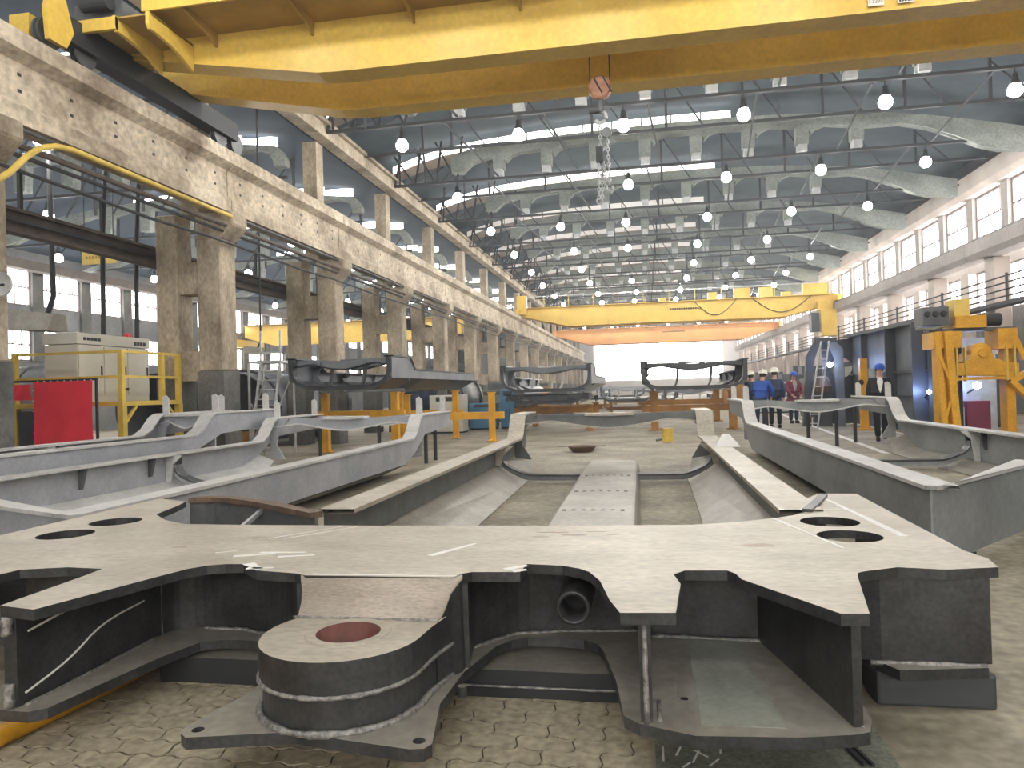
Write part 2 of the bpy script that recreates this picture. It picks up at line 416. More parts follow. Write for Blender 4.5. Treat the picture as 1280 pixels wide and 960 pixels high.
# ------------------------------------------------------------------ roof trusses with skylights
TEETH = [-5.0 + 1.75 * k for k in range(8)]
def tz(x): return roofz(x) - .72
def truss_outline():
    n = 30
    top = [(-6.75 + (12.6 + 6.75) * i / n, 0) for i in range(n + 1)]
    top = [(x, tz(x)) for x, _ in top]
    top[0] = (-6.55, tz(-6.55) - .12)
    bot = [(12.6, 8.75), (11.6, 8.82), (11.0, 9.0), (10.2, 9.42), (9.4, 9.75), (8.6, 9.95), (7.9, tz(7.9) - .42), (TEETH[-1] + .3, tz(7.6) - .45)]
    xs = TEETH[::-1]
    for j, t in enumerate(xs):
        bot += [(t + .22, tz(t) - .55), (t + .2, 9.52), (t - .2, 9.52), (t - .2, tz(t) - .42)]
        l = (xs[j + 1] + .22) if j + 1 < len(xs) else -6.35
        zt = tz(l + .3) - .40
        if j + 1 < len(xs):
            bot += [(l + .55, zt), (l + .25, zt - .1), (l + .07, zt - .28)]
        else:
            bot += [(l + .8, zt), (l + .4, zt - .1), (l + .12, zt - .32), (l, 9.5)]
    bot += [(-6.75, 9.5), (-6.8, 9.9), (-6.75, 10.05)]
    return top + bot
tr = thing('roof_truss', 'grey-green concrete arch truss with comb-like hangers across the hall roof', 'roof truss', (0, 0, 0), 0, 'hall roof trusses')
MB().prism([truss_outline()], -.16, .16, 'y').build('arch', 'truss_concrete', tr)
for t in TEETH: MB().box(t - .15, t + .15, -.18, .18, 9.27, 9.515).build('hanger_block', 'light_metal', tr)
MB().box(-9.2, 12.7, -.06, .06, 9.18, 9.26).build('tie', 'dark_metal', tr)
st = MB()
for x in (-9.0, -8.2, -7.4, -6.6): st.beam((x, 0, 9.2), (x + .25, 0, roofz(x) - .1), .07)
for x in (-9.0, -8.2, -7.4): st.beam((x, 0, roofz(x) - .1), (x + .8, 0, 9.2), .06)
for x, d in ((-8.6, 1.6), (-8.2, 2.2), (-7.2, 1.8), (-8.8, -1.5), (-7.8, -2.0)): st.beam((x, 0, 9.2), (x + .5, d, roofz(x) - .2), .07)
for k in range(8):
    x = -6 + 2.3 * k
    st.beam((x, 3.0, 9.45), (x, 3.0, roofz(x) - .05), .08); st.beam((x, 3.0, roofz(x) - .1), (x + 1.1, 3.0, 9.5), .045)
st.beam((-9.2, 3.0, 9.45), (12.5, 3.0, 9.45), .09)
for k in range(6):
    x = -5.5 + 2.9 * k
    st.beam((x, .2, 9.25), (x + .5, 5.8, 9.25), .05)
o = st.build('steel_bracing', 'dark_metal', tr); o['kind'] = 'stuff'
fa = MB()
X = [-9.3 + i * 1.05 for i in range(13)]
fa.sheet([(x, .62, roofz(x) - .46) for x in X], [(x, .62, roofz(x) - .82) for x in X]); fa.sheet([(x, .66, roofz(x) - .46) for x in X], [(x, .66, roofz(x) - .82) for x in X])
fa.build('fascia_panel', 'fascia', tr)
for x, x2 in zip(X, X[1:]):
    m_ = MB(); p = [(x + .03, .60), (x2 - .03, .60), (x2 - .03, .68), (x + .03, .68)]
    vs_ = [(a, b_, roofz(a) - .46) for a, b_ in p] + [(a, b_, roofz(a) - .20) for a, b_ in p]
    m_.add(vs_, [(0, 3, 2, 1), (4, 5, 6, 7), (0, 1, 5, 4), (1, 2, 6, 5), (2, 3, 7, 6), (3, 0, 4, 7)])
    m_.build('skylight_pane', 'sky_pane', tr)
tr.location = (0, 2.4, 0)
ORD = ['', 'first', 'second', 'third', 'fourth', 'fifth', 'sixth', 'seventh', 'eighth', 'ninth', 'tenth', 'eleventh', 'twelfth', 'thirteenth', 'fourteenth', 'fifteenth', 'sixteenth', 'seventeenth', 'eighteenth']
for k in range(1, 18):
    o = dup(tr); o.location = (0, 2.4 + 6 * k, 0)
    if k > 2: o['label'] = 'grey-green concrete arch roof truss, ' + ORD[k - 2] + ' beyond the double-girder crane'
    if k > 5:
        for c in o.children:
            if c.name.startswith('skylight_pane'):
                for ms in c.material_slots: ms.link = 'OBJECT'; ms.material = MATS['dim_pane']
# aisle trusses
ta = thing('aisle_truss', 'grey concrete arch truss with rounded end in the side aisle roof', 'roof truss', (0, 0, 0), 0, 'side aisle roof trusses')
def aisle_outline():
    top = [(-27.4 + 16.8 * i / 24, 0) for i in range(25)]; top = [(x, aislez(x) - .5) for x, _ in top]
    top += [(-10.45, aislez(-10.6) - .62), (-10.3, aislez(-10.6) - .9), (-10.3, 8.3)]
    bot = [(-10.65, 8.3), (-10.68, 8.5), (-10.85, 8.75), (-11.2, 8.88)]
    for t in [-12.4 - 1.75 * k for k in range(7)]:
        z = aislez(t) - .85
        bot += [(t + .25, z), (t + .2, 8.2), (t - .2, 8.2), (t - .22, z - .15), (t - .4, z - .03), (t - .7, z)]
    bot += [(-25.6, aislez(-25.6) - .95), (-27.4, 7.9)]
    return top + bot
MB().prism([aisle_outline()], -.16, .16, 'y').build('arch', 'truss_concrete', ta)
MB().box(-27.4, -10.3, -.05, .05, 7.95, 8.03).build('tie', 'dark_metal', ta)
st = MB()
for k in range(8):
    x = -11.5 - 1.9 * k
    st.beam((x, 2.8, 8.1), (x, 2.8, aislez(x)), .08); st.beam((x, 2.8, aislez(x)), (x - 1.2, 2.8, 8.1), .05)
o = st.build('steel_bracing', 'dark_metal', ta); o['kind'] = 'stuff'
X = [-20.5 + i * 1.2 for i in range(9)]
for x, x2 in zip(X, X[1:]):
    MB().box(x + .03, x2 - .03, .6, .68, aislez(x) - .42, aislez(x) - .12).build('skylight_pane', 'sky_pane', ta)
ta.location = (0, 2.4, 0)
for k in range(1, 14): dup(ta).location = (0, 2.4 + 6 * k, 0)

# ------------------------------------------------------------------ high-bay lamps
def lamp_proto(label, group):
    t = thing('high_bay_lamp', label, 'lamp', (0, 0, 0), 0, group)
    MB().lathe([(.02, .45), (.06, .43), (.08, .28), (.12, .20), (.14, .16), (.12, .16), (.06, .22)], (0, 0, 0), 14).build('shade', 'dark_metal', t, True)
    MB().lathe([(.0, -.17), (.09, -.145), (.16, -.07), (.175, .02), (.14, .10), (.07, .17)], (0, 0, 0), 12).build('bulb', 'lamp_glow', t, True)
    MB().tube([(0, 0, .4), (0, 0, .565)], .02, 6).build('hanger', 'dark_metal', t)
    return t
lamp = lamp_proto('bright high-bay lamp hanging under the hall roof trusses', 'hall high-bay lamps'); first = True
miss = {(1, -3.4), (3, 9.4), (4, -.5)}
for n_ in range(-4, 13):
    for x in (-6.6, -3.4, -.5, 2.9, 6.2, 9.4):
        if (n_, x) in miss: continue
        o = lamp if first else dup(lamp); first = False
        o.location = (x + random.uniform(-.15, .15), 20.4 + 6 * n_, 8.62)
lampa = lamp_proto('bright high-bay lamp hanging in the side aisle behind the columns', 'side aisle lamps'); first = True
for n_ in range(-2, 8):
    for x in (-13.2, -18.5, -23.5):
        o = lampa if first else dup(lampa); first = False
        o.location = (x, 20.4 + 6 * n_, 7.39)

def text_mesh(name, txt, size, loc, rot, m, parent=None):
    cu = bpy.data.curves.new('t', 'FONT'); cu.body = txt; cu.size = size; cu.extrude = .002; cu.align_x = 'CENTER'; cu.align_y = 'CENTER'
    o = bpy.data.objects.new('t', cu); COL.objects.link(o)
    me = bpy.data.meshes.new_from_object(o.evaluated_get(bpy.context.evaluated_depsgraph_get())); bpy.data.objects.remove(o)
    me.materials.clear(); me.materials.append(MATS[m]); t = bpy.data.objects.new(name, me); COL.objects.link(t); t.location = loc; t.rotation_euler = rot
    if parent: t.parent = parent
    return t

# ------------------------------------------------------------------ welded trough frames
def trough_parts(root, W, Ls, Lr, low, high, wallm, flm, panm, lipm, kink=1, ring=False, posts=True, foot=.0, brackets=4, kinklen=.85, ramp=.45, fl=.24, ub=1.3, bow=True, hb=.30, uo=.12, ks=1.):
    """side walls with flanges, sloping lower plates, U bulkhead, raised end with wavy cross beams; y=0 is the low end"""
    L = Ls + ramp + Lr; h = W / 2
    tops = [(0, low), (Ls, low), (Ls + ramp * .35, low + (high - low) * .25), (Ls + ramp * .75, low + (high - low) * .85), (Ls + ramp, high), (L, high)]
    rise = high - .36 if bow else hb
    wallp = [(0, hb), (Ls - .5, hb), (Ls + .15, hb + (rise - hb) * .35), (Ls + ramp + .2, rise), (L, rise + .06)] + tops[::-1]
    for s in (-1, 1):
        x = s * h
        MB().prism([wallp], x - .015, x + .015, 'x').build('side_wall', wallm, root)
        f = MB(); a = x + s * .05; b = x - s * (fl - .05)
        f.sheet([(a, y, z) for y, z in tops], [(b, y, z) for y, z in tops]); f.sheet([(a, y, z + .03) for y, z in tops], [(b, y, z + .03) for y, z in tops])
        f.sheet([(a, y, z) for y, z in tops], [(a, y, z + .03) for y, z in tops]); f.sheet([(b, y, z) for y, z in tops], [(b, y, z + .03) for y, z in tops])
        f.build('top_flange', flm, root)
        # sloping lower plate, drawn up into the raised end
        up_ = [(0, hb), (Ls - .5, hb), (Ls + .15, hb + (rise - hb) * .35)]
        A = [(x, y, z) for y, z in up_]; B = [(x - s * (.55 - .12 * i), y + (.57 * ks if kink and i == 0 else 0), .02 + (.0, .0, .22)[i]) for i, (y, z) in enumerate(up_)]
        p = MB(); p.sheet(A, B); p.sheet([(q[0], q[1], q[2] - .02) for q in A], [(q[0], q[1], q[2] - .02) for q in B])
        p.sheet(B, [(q[0], q[1], q[2] - .02) for q in B]); p.build('lower_plate', panm, root)
        if kink:
            d = kinklen; e = x - s * d; pl = [(x, 0), (e, d * ks)]
            MB().wall(pl, .05, low, .03).build('end_plate', wallm, root)
            t_ = Vector((e - x, d * ks)).normalized(); n_ = Vector((-t_.y, t_.x)); n_ = n_ if n_.y > 0 else -n_; p0 = Vector((x, 0)); p1 = Vector((e, d * ks))
            MB().prism([[tuple(p0 - n_ * .05 + t_ * (-.03)), tuple(p1 - n_ * .05), tuple(p1 + n_ * .17), (x - s * (fl - .05), .12), (x + s * .05, .06)]], low + .001, low + .031).build('end_flange', flm, root)
        for k in range(brackets):
            yy = .9 + k * (Ls - 2.6) / max(1, brackets)
            MB().prism([[(x - s * .016, low - .28), (x - s * .016, low - .01), (x - s * .12, low - .01), (x - s * .05, low - .28)]], yy, yy + .05, 'y').build('stiffener', lipm, root)
    # U-shaped bulkhead lip
    def U(zt, off):
        q = [(-h + off, zt), (-h + off, max(hb, .3) + .02), (-h + .42 + off * .3, .06 + off), (-h + .62, .045 + off), (h - .62, .045 + off), (h - .42 - off * .3, .06 + off), (h - off, max(hb, .3) + .02), (h - off, zt)]
        return smooth2(q, 2)
    yb = Ls - ub
    bk = MB(); bk.prism([U(low, .02) + U(low, uo)[::-1]], yb, yb + .03, 'y')
    bk.build('bulkhead', wallm, root)
    u1 = U(low, uo); bk = MB(); bk.sheet([(x, yb - .02, z) for x, z in u1], [(x, yb + .2, z) for x, z in u1]); bk.sheet([(x, yb - .02, z - .025) for x, z in u1], [(x, yb + .2, z - .025) for x, z in u1])
    bk.sheet([(x, yb - .02, z) for x, z in u1], [(x, yb - .02, z - .025) for x, z in u1]); bk.build('bulkhead_lip', lipm, root)
    # gusset feet where the bulkhead meets the wall
    for s in (-1, 1):
        MB().prism([[(s * (h - .02), low), (s * (h - .30), low), (s * (h - .14), low - .14), (s * (h - .10), hb), (s * (h - .02), hb)]], yb - .08, yb - .05, 'y').build('gusset', flm, root)
        # curved pillar between low wall and raised cross beam
        MB().prism([[(s * h, .25), (s * h, high), (s * (h - .42), high), (s * (h - .2), high - .22), (s * (h - .13), low - .1), (s * (h - .3), .22)]], Ls + ramp, Ls + ramp + .04, 'y').build('pillar', wallm, root)
    # raised cross beams with a dip at mid span
    n = 24
    def wave(t): return .10 + .10 * math.cos(PI * t) ** 2 * 0 + .09 * math.exp(-(t / .33) ** 2) - .05 * math.exp(-((abs(t) - .62) / .18) ** 2)
    for yy, dz in ((Ls + ramp + .04, 0), (L - .25, -.02)):
        T = [(-h + W * i / n, high + dz - .0 - .05 * math.exp(-(((-1 + 2 * i / n)) / .3) ** 2)) for i in range(n + 1)]
        Bm = [(-h + W * i / n, high + dz - wave(-1 + 2 * i / n) - .07) for i in range(n + 1)]
        MB().prism([T + Bm[::-1]], yy, yy + .04, 'y').build('cross_beam', wallm, root)
        f = MB(); f.sheet([(x, yy - .05, z) for x, z in Bm], [(x, yy + .16, z) for x, z in Bm]); f.sheet([(x, yy - .05, z + .025) for x, z in Bm], [(x, yy + .16, z + .025) for x, z in Bm])
        f.sheet([(x, yy - .05, z) for x, z in Bm], [(x, yy - .05, z + .025) for x, z in Bm]); f.build('cross_beam_flange', flm, root)
    MB().box(-.42, .42, Ls + ramp - .05, Ls + ramp + .25, high - .03, high + .015).build('centre_plate', flm, root)
    for x in (-h * .45, h * .45):
        MB().box(x - .03, x + .03, Ls + ramp + .1, L - .1, high - .16, high - .05).build('long_beam', wallm, root)
    if ring:
        u0, u1 = U(high, .0), U(high, .11)
        r_ = MB(); r_.prism([u0 + u1[::-1]], L - .03, L, 'y'); r_.build('end_ring', lipm, root)
        r_ = MB(); r_.sheet([(x, L - .22, z) for x, z in u1], [(x, L + .04, z) for x, z in u1]); r_.sheet([(x, L + .04, z) for x, z in u1], [(x, L + .04, z - .02) for x, z in u1]); r_.build('end_lip', lipm, root)
        for s in (-1, 1):
            A = [(s * h, y, hb) for y in (Ls + .1, L - .02)]; B = [(s * (h - .5), y, .06) for y in (Ls + .1, L - .02)]
            MB().sheet(A, B).build('end_lower_plate', panm, root)
            MB().prism([[(Ls + .15, hb), (L - .02, hb), (L - .02, high - .2), (Ls + .15, high - .2)]], s * h - .012, s * h + .012, 'x').build('end_side_plate', wallm, root)
        for x in (-h * .35, h * .3):
            MB().prism([smooth2([(x - .05, high - .2), (x - .02, .3), (x + .1, .1)], 2) + smooth2([(x + .16, .1), (x + .05, .3), (x + .03, high - .2)], 2)], L - .5, L - .42, 'y').build('rib', flm, root)
        A = [(-h + .5, L - .9, .06), (h - .5, L - .9, .06)]; MB().box(-h + .5, h - .5, L - 1.6, L - .1, .05, .07).build('floor_plate', panm, root)
    if posts:
        for x, y in ((-h + .08, Ls + ramp + .15), (h - .08, Ls + ramp + .15), (-h + .08, L - .25), (h - .08, L - .25)):
            pp = [(x - .06, high + .03), (x + .06, high + .03), (x + .06, high + .30), (x, high + .36), (x - .06, high + .33)]
            MB().prism([pp], y, y + .03, 'y').build('guide_post', 'pale_primer', root)
    return L

# ---- the big frame with the towing eye, nearest to us
MF = thing('wagon_underframe', 'bare tan steel underframe with round towing eye and open trough, resting on the pavers', 'steel frame')
ZT, ZB = .62, .20
TOP = [(-4.06, 3.54), (-3.75, 3.48), (-3.58, 3.42), (-3.5, 3.3), (-3.44, 2.75), (-3.3, 2.75), (-3.13, 3.104), (-3.11, 3.2), (-2.892, 3.265), (-2.679, 3.245), (-2.665, 3.1),
       (-2.647, 2.622), (-2.451, 2.584), (-2.278, 3.131), (-2.23, 3.27), (-2.17, 3.343), (-2.09, 3.38), (-1.996, 3.387), (-1.862, 3.265), (-1.641, 3.225), (-1.57, 3.19), (-.87, 3.20), (-.845, 3.27), (-.806, 3.304),
       (-.584, 3.318), (-.576, 3.473), (-.404, 3.451), (-.32, 3.40), (-.269, 3.339), (-.213, 3.189), (-.159, 2.904), (-.113, 2.742), (.089, 2.76), (.125, 3.162), (.102, 3.32),
       (.154, 3.395), (.339, 3.407), (.37, 3.35), (.382, 3.258), (.666, 2.8), (.765, 2.808), (.868, 3.344), (.885, 3.40), (.92, 3.43), (1.079, 3.513), (1.263, 3.481), (1.496, 3.539),
       (1.525, 3.707), (1.489, 3.873), (1.509, 5.785), (1.237, 5.79), (1.10, 5.5), (1.045, 5.368), (1.011, 5.002), (.90, 4.86), (.784, 4.762), (.52, 4.60), (.231, 4.507), (-.433, 4.463),
       (-1.722, 4.428), (-2.633, 4.432), (-3.051, 4.45), (-3.30, 4.60), (-3.527, 4.819), (-3.62, 5.2), (-3.70, 5.43), (-4.06, 5.6)]
def circ(x, y, r, n=28): return arc2(x, y, r, 0, 360 * (n - 1) / n, n - 1)
holes = [circ(-3.623, 4.077, .165), circ(-3.622, 4.526, .165), circ(1.057, 4.204, .165), circ(1.056, 4.631, .165)]
MB().prism([TOP] + holes, ZT - .045, ZT, mi=0, side=1).build('top_plate', ['tan_steel', 'mill_steel'], MF)
LOW = [(-2.66, 2.60), (-2.501, 2.597), (-2.448, 2.641), (-2.355, 3.222), (-2.286, 3.444), (-2.2, 3.49), (-2.095, 3.499), (-1.95, 3.49), (-1.75, 3.25), (-1.682, 2.912), (-1.758, 2.577), (-1.762, 2.53), (-1.748, 2.50), (-1.708, 2.47),
       (-1.315, 2.562), (-1.109, 2.523), (-.85, 2.485), (-.80, 2.495), (-.781, 2.532), (-.845, 2.861), (-.83, 3.199), (-.752, 3.536), (-.69, 3.63), (-.616, 3.677), (-.454, 3.681), (-.333, 3.668),
       (-.26, 3.61), (-.225, 3.511), (-.157, 3.18), (-.113, 2.836), (-.053, 2.775), (.144, 2.704), (.502, 2.734), (.70, 2.78), (.755, 2.807), (.788, 2.907), (.80, 3.2), (.87, 3.5), (.941, 3.60), (1.045, 3.415),
       (1.421, 3.482), (1.47, 3.7), (1.47, 5.6), (1.22, 5.6), (1.05, 5.0), (.75, 4.55), (.2, 4.35), (-2.6, 4.3), (-3.1, 4.45), (-3.5, 4.8), (-3.7, 5.3), (-4.02, 5.3), (-4.02, 3.62), (-3.4, 3.4), (-2.9, 3.35), (-2.7, 3.2)]
bolts = [circ(-1.70, 2.535, .024, 14), circ(-.835, 2.55, .024, 14), circ(-.80, 3.05, .02, 14), circ(.12, 3.02, .016, 12), circ(.66, 3.15, .018, 12)]
MB().prism([LOW] + bolts, ZB - .045, ZB, mi=0, side=1).build('bottom_plate', ['pan_steel', 'mill_steel'], MF)
def web(pts, z0=ZB, z1=ZT - .045, t=.03, name='web', m='mill_steel', it=0):
    return MB().wall(smooth2(pts, it) if it else pts, z0, z1, t).build(name, m, MF)
web([(-2.61, 2.63), (-2.60, 3.55)], t=.06)
web([(-2.60, 3.52), (-2.56, 3.64), (-2.4, 3.70), (-2.157, 3.69), (-1.967, 3.62), (-1.78, 3.48), (-1.66, 3.33), (-1.63, 3.25)], it=2)
web([(-.83, 3.25), (-.86, 3.4), (-.87, 3.554), (-.712, 3.754), (-.469, 3.815), (-.03, 3.85)], it=2)
web([(-.027, 2.79), (-.027, 3.85)], t=.045)
web([(-.03, 3.79), (.54, 3.76)])
web([(.725, 2.84), (.52, 3.78)], t=.035)
web([(.90, 3.56), (1.0, 3.52), (1.43, 3.53)])
web([(1.44, 3.53), (1.46, 5.6)])
web([(-4.0, 3.6), (-4.0, 5.35)])
web([(-3.3, 3.45), (-2.62, 3.45)])
web([(.52, 3.78), (.9, 3.56)])
web([(-3.5, 4.7), (-3.0, 4.42), (-2.6, 4.4), (.2, 4.42), (.75, 4.68), (1.0, 5.0)], name='rear_web')
# towing eye
E0 = (-1.25, 2.87); R = .335
eye = [(-1.565, 3.12), (-1.52, 3.06)] + arc2(E0[0], E0[1], R, 150, 360, 26) + [(-.905, 2.98), (-.88, 3.12)]
eh = circ(E0[0] + .02, E0[1] + .0, .137, 28)
MB().prism([eye, eh], .34, .47, mi=0, side=1).build('eye_plate', ['tan_steel', 'mill_steel'], MF)
eye2 = [(-1.56, 3.45), (-1.53, 3.06)] + arc2(E0[0], E0[1], R - .012, 150, 360, 26) + [(-.915, 3.0), (-.88, 3.12), (-.88, 3.5)]
MB().prism([eye2, eh], ZB, .34, mi=0).build('eye_body', 'mill_steel', MF)
MB().lathe([(.131, .21), (.131, .474), (.136, .474)], (E0[0] + .02, E0[1], 0), 36).build('eye_bush', 'bush_red', MF, True)
MB().lathe([(.132, .4745), (.172, .4765), (.178, .468)], (E0[0] + .02, E0[1], 0), 36).build('eye_collar', 'tan_steel', MF)
MB().prism([[(.17, 2.79), (.47, 2.80), (.41, 3.72), (.17, 3.72)]], ZB, ZB + .002).build('plate_insert', 'insert_steel', MF)
for x_, y_, a_, b_ in ((-.55, 4.25, .12, .018), (-.42, 4.18, .09, .02), (-.30, 4.28, .07, .014), (-.6, 4.12, .06, .014), (-.2, 4.2, .05, .012), (.55, 3.95, .10, .05), (-2.6, 3.75, .06, .012), (-2.3, 4.05, .08, .012)):
    MB().prism([smooth2([(x_ - a_, y_), (x_ - a_ * .3, y_ - b_), (x_ + a_, y_ - b_ * .3), (x_ + a_ * .4, y_ + b_)], 2, True)], ZT + .0002, ZT + .0009).build('scuff', 'scorch_steel', MF)
nk = [(3.03, .470, -1.545, -.905), (3.07, .478, -1.55, -.90), (3.12, .52, -1.56, -.885), (3.16, .575, -1.575, -.87), (3.20, ZT - .002, -1.60, -.84), (3.26, ZT - .003, -1.60, -.84)]
nr = MB(); nr.sheet([(a, y_, z) for y_, z, a, b in nk], [(b, y_, z) for y_, z, a, b in nk]); nr.sheet([(a, y_, z - .05) for y_, z, a, b in nk], [(b, y_, z - .05) for y_, z, a, b in nk])
for i_ in (2, 3): nr.sheet([(q[i_], q[0], q[1]) for q in nk], [(q[i_], q[0], q[1] - .05) for q in nk])
nr.build('neck_ramp', 'ramp_steel', MF, True)
for i_ in (2, 3):
    ns_ = MB(); A = [(q[i_], q[0], q[1] - .02) for q in nk]; sg = -1 if i_ == 2 else 1
    ns_.sheet(A, [(p[0] + sg * .005, p[1], ZB) for p in A]); ns_.sheet([(p[0] - sg * .02, p[1], p[2]) for p in A], [(p[0] - sg * .02, p[1], ZB) for p in A])
    ns_.build('neck_cheek', 'mill_steel', MF)
def bead(pts, r=.010, m='weld', parent=None, name='weld_bead'):
    rs = [r * random.uniform(.75, 1.25) for _ in pts]
    return MB().tube(pts, r, 6, radii=rs).build(name, m, parent or MF, True)
def dens(pts, n=6):
    out = []
    for a, b in zip(pts, pts[1:]):
        out += [tuple(x + (y - x) * i / n for x, y in zip(a, b)) for i in range(n)]
    return out + [pts[-1]]
bead([(x, y, .338) for x, y in arc2(E0[0], E0[1], R + .001, 175, 362, 56)] + [(-.908, 2.95, .338), (-.900, 3.02, .338), (-.875, 3.12, .338), (-.865, 3.22, .338)], .010)
bead([(x, y, ZB + .006) for x, y in arc2(E0[0], E0[1], R + .0, 165, 362, 56)] + [(-.908, 2.97, ZB + .006), (-.88, 3.1, ZB + .006), (-.865, 3.25, ZB + .006)], .015)
bead(dens([(-1.56, 3.045, .474), (-.90, 3.045, .474)], 20), .007)
bead(dens([(-2.56, 2.65, ZB), (-2.565, 3.5, ZB)], 16), .009); bead(dens([(-2.575, 3.54, ZB), (-2.575, 3.54, .57)], 8), .008)
bead(dens([(-2.4, 3.66, ZB), (-2.15, 3.655, ZB), (-1.9, 3.55, ZB), (-1.72, 3.40, ZB)], 8), .012)
bead(dens([(-.86, 3.5, ZB), (-.70, 3.72, ZB), (-.46, 3.79, ZB), (-.06, 3.83, ZB)], 10), .012)
bead(dens([(.0, 3.76, ZB), (.52, 3.73, ZB)], 16), .013)
bead(dens([(-.027, 2.775, ZB), (-.027, 2.775, ZT - .05)], 6), .012); bead(dens([(.02, 2.80, ZB), (.02, 2.98, ZB)], 4), .009)
bead(dens([(.74, 2.84, ZB), (.57, 3.6, ZB)], 10), .008); bead(dens([(.95, 3.50, ZB), (1.42, 3.50, ZB)], 12), .012)
bead(dens([(-2.61, 2.62, ZB), (-2.61, 2.62, .3)], 4), .02); bead(dens([(-2.61, 2.615, .5), (-2.61, 2.615, .575)], 4), .022)
MB().lathe([(.062, .0), (.082, 0), (.082, .34), (.062, .34), (.062, 0)], (-.362, 3.47, .415), 24, axis='y').build('pipe_stub', 'mill_steel', MF, True)
MB().lathe([(.0, .2), (.063, .2)], (-.362, 3.47, .415), 24, axis='y').build('pipe_bore', 'black', MF)
for pts in ([(-2.57, 2.68, .50), (-2.575, 2.95, .53)], [(-2.57, 2.66, .25), (-2.57, 2.9, .30), (-2.57, 3.1, .40), (-2.57, 3.4, .42)]):
    MB().tube(smooth2(pts, 2), .005, 5).build('paint_stroke', 'chalk', MF)
# chalk strokes and scuffs on the top plate
def stroke(a, b, wd):
    (x0, y0), (x1, y1) = a, b; dx, dy = x1 - x0, y1 - y0; l = math.hypot(dx, dy); nx, ny = -dy / l * wd / 2, dx / l * wd / 2
    MB().prism([[(x0 + nx, y0 + ny), (x1 + nx * .6, y1 + ny * .6), (x1 - nx * .5, y1 - ny * .5), (x0 - nx, y0 - ny)]], ZT + .0002, ZT + .0012).build('chalk_stroke', 'chalk', MF)
for a, b, wd in (((-1.10, 3.62), (-.93, 3.92), .045), ((-2.15, 3.55), (-1.95, 3.62), .045), ((-2.05, 3.64), (-1.8, 3.66), .035), ((-1.9, 3.55), (-1.72, 3.6), .035), ((-2.3, 3.62), (-2.2, 3.68), .02),
                 ((-1.98, 3.4), (-1.86, 3.29), .06), ((-1.93, 3.30), (-1.8, 3.32), .04), ((-.66, 3.36), (-.57, 3.44), .05), ((-.62, 3.33), (-.56, 3.36), .05), ((1.33, 4.2), (1.24, 5.5), .05), ((-2.2, 4.0), (-1.9, 4.4), .014), ((-2.1, 4.0), (-1.8, 4.4), .012),
                 ((-1.55, 3.215), (-.86, 3.225), .018), ((.75, 4.75), (.95, 3.9), .03), ((1.0, 5.05), (1.45, 5.05), .03)):
    stroke(a, b, wd)
# outward wings tying the rails to the front beam
for pts in ([(-2.28, 4.82), (-2.8, 5.2), (-3.2, 5.46), (-3.5, 5.58), (-3.72, 5.52)], [(1.0, 4.97), (1.13, 5.3), (1.25, 5.65)]):
    q = smooth2(pts, 2)
    MB().wall(q, .2, .60, .025).build('wing_web', 'inner_steel', MF); MB().wall(q, .60, .640, .10 if pts[0][0] < 0 else .06).build('wing_flange', 'rust_steel' if pts[0][0] < 0 else 'mill_steel', MF)
MB().beam((-3.05, 4.55, .3), (-2.95, 5.3, .58), .03).build('wing_brace', 'light_metal', MF)
# rails, bulkhead, raised far end
tmp = bpy.data.objects.new('tmp', None); COL.objects.link(tmp)
trough_parts(tmp, 3.35, 7.4, 1.2, .60, 1.0, 'inner_steel', 'tan_steel', 'pan_steel', 'mill_steel', kink=0, posts=False, brackets=0, fl=.27, bow=False, uo=.11)
for o in list(tmp.children):
    o.parent = MF; o.location = (-.62, 5.0, 0)
bpy.data.objects.remove(tmp)
# spine channel down the middle
sp = smooth2([(-.46, .03), (-.42, .165), (-.36, .195), (.36, .195), (.42, .165), (.46, .03)], 1)
s_ = MB(); s_.sheet([(x - .52, 4.6, z) for x, z in sp], [(x - .58, 12.9, z) for x, z in sp]); s_.sheet([(x - .52, 12.9, z) for x, z in sp[:1]] * 2, [(x - .58, 12.9, z) for x, z in sp[:1]] * 2)
s_.build('spine', 'pan_steel', MF)
for yy in (6.6, 7.6, 9.0, 10.6):
    for k in range(7):
        MB().box(-.88 + k * .1, -.84 + k * .1, yy, yy + .07, .190, .1965).build('spine_slot', 'mid_metal', MF)
# what carries it
sb = thing('support_beam', 'flat dark steel support beam lying on the pavers under the tan underframe', 'support')
MB().box(-2.5, -.12, 3.42, 4.15, .0, .13, 1, 0).build('beam_body', ['pan_steel', 'dark_metal'], sb)
bead(dens([(-.9, 3.415, .055), (-.16, 3.415, .055)], 20), .006, parent=sb)
MB().box(-2.5, -.12, 3.9, 4.05, .13, .155).build('packer', 'dark_metal', sb)
tag(bevel(MB().box(.98, 1.47, 3.52, 4.05, 0, .155).build('support_block', 'cabinet_dark'), .015), 'black support block under the corner of the tan underframe', 'support')

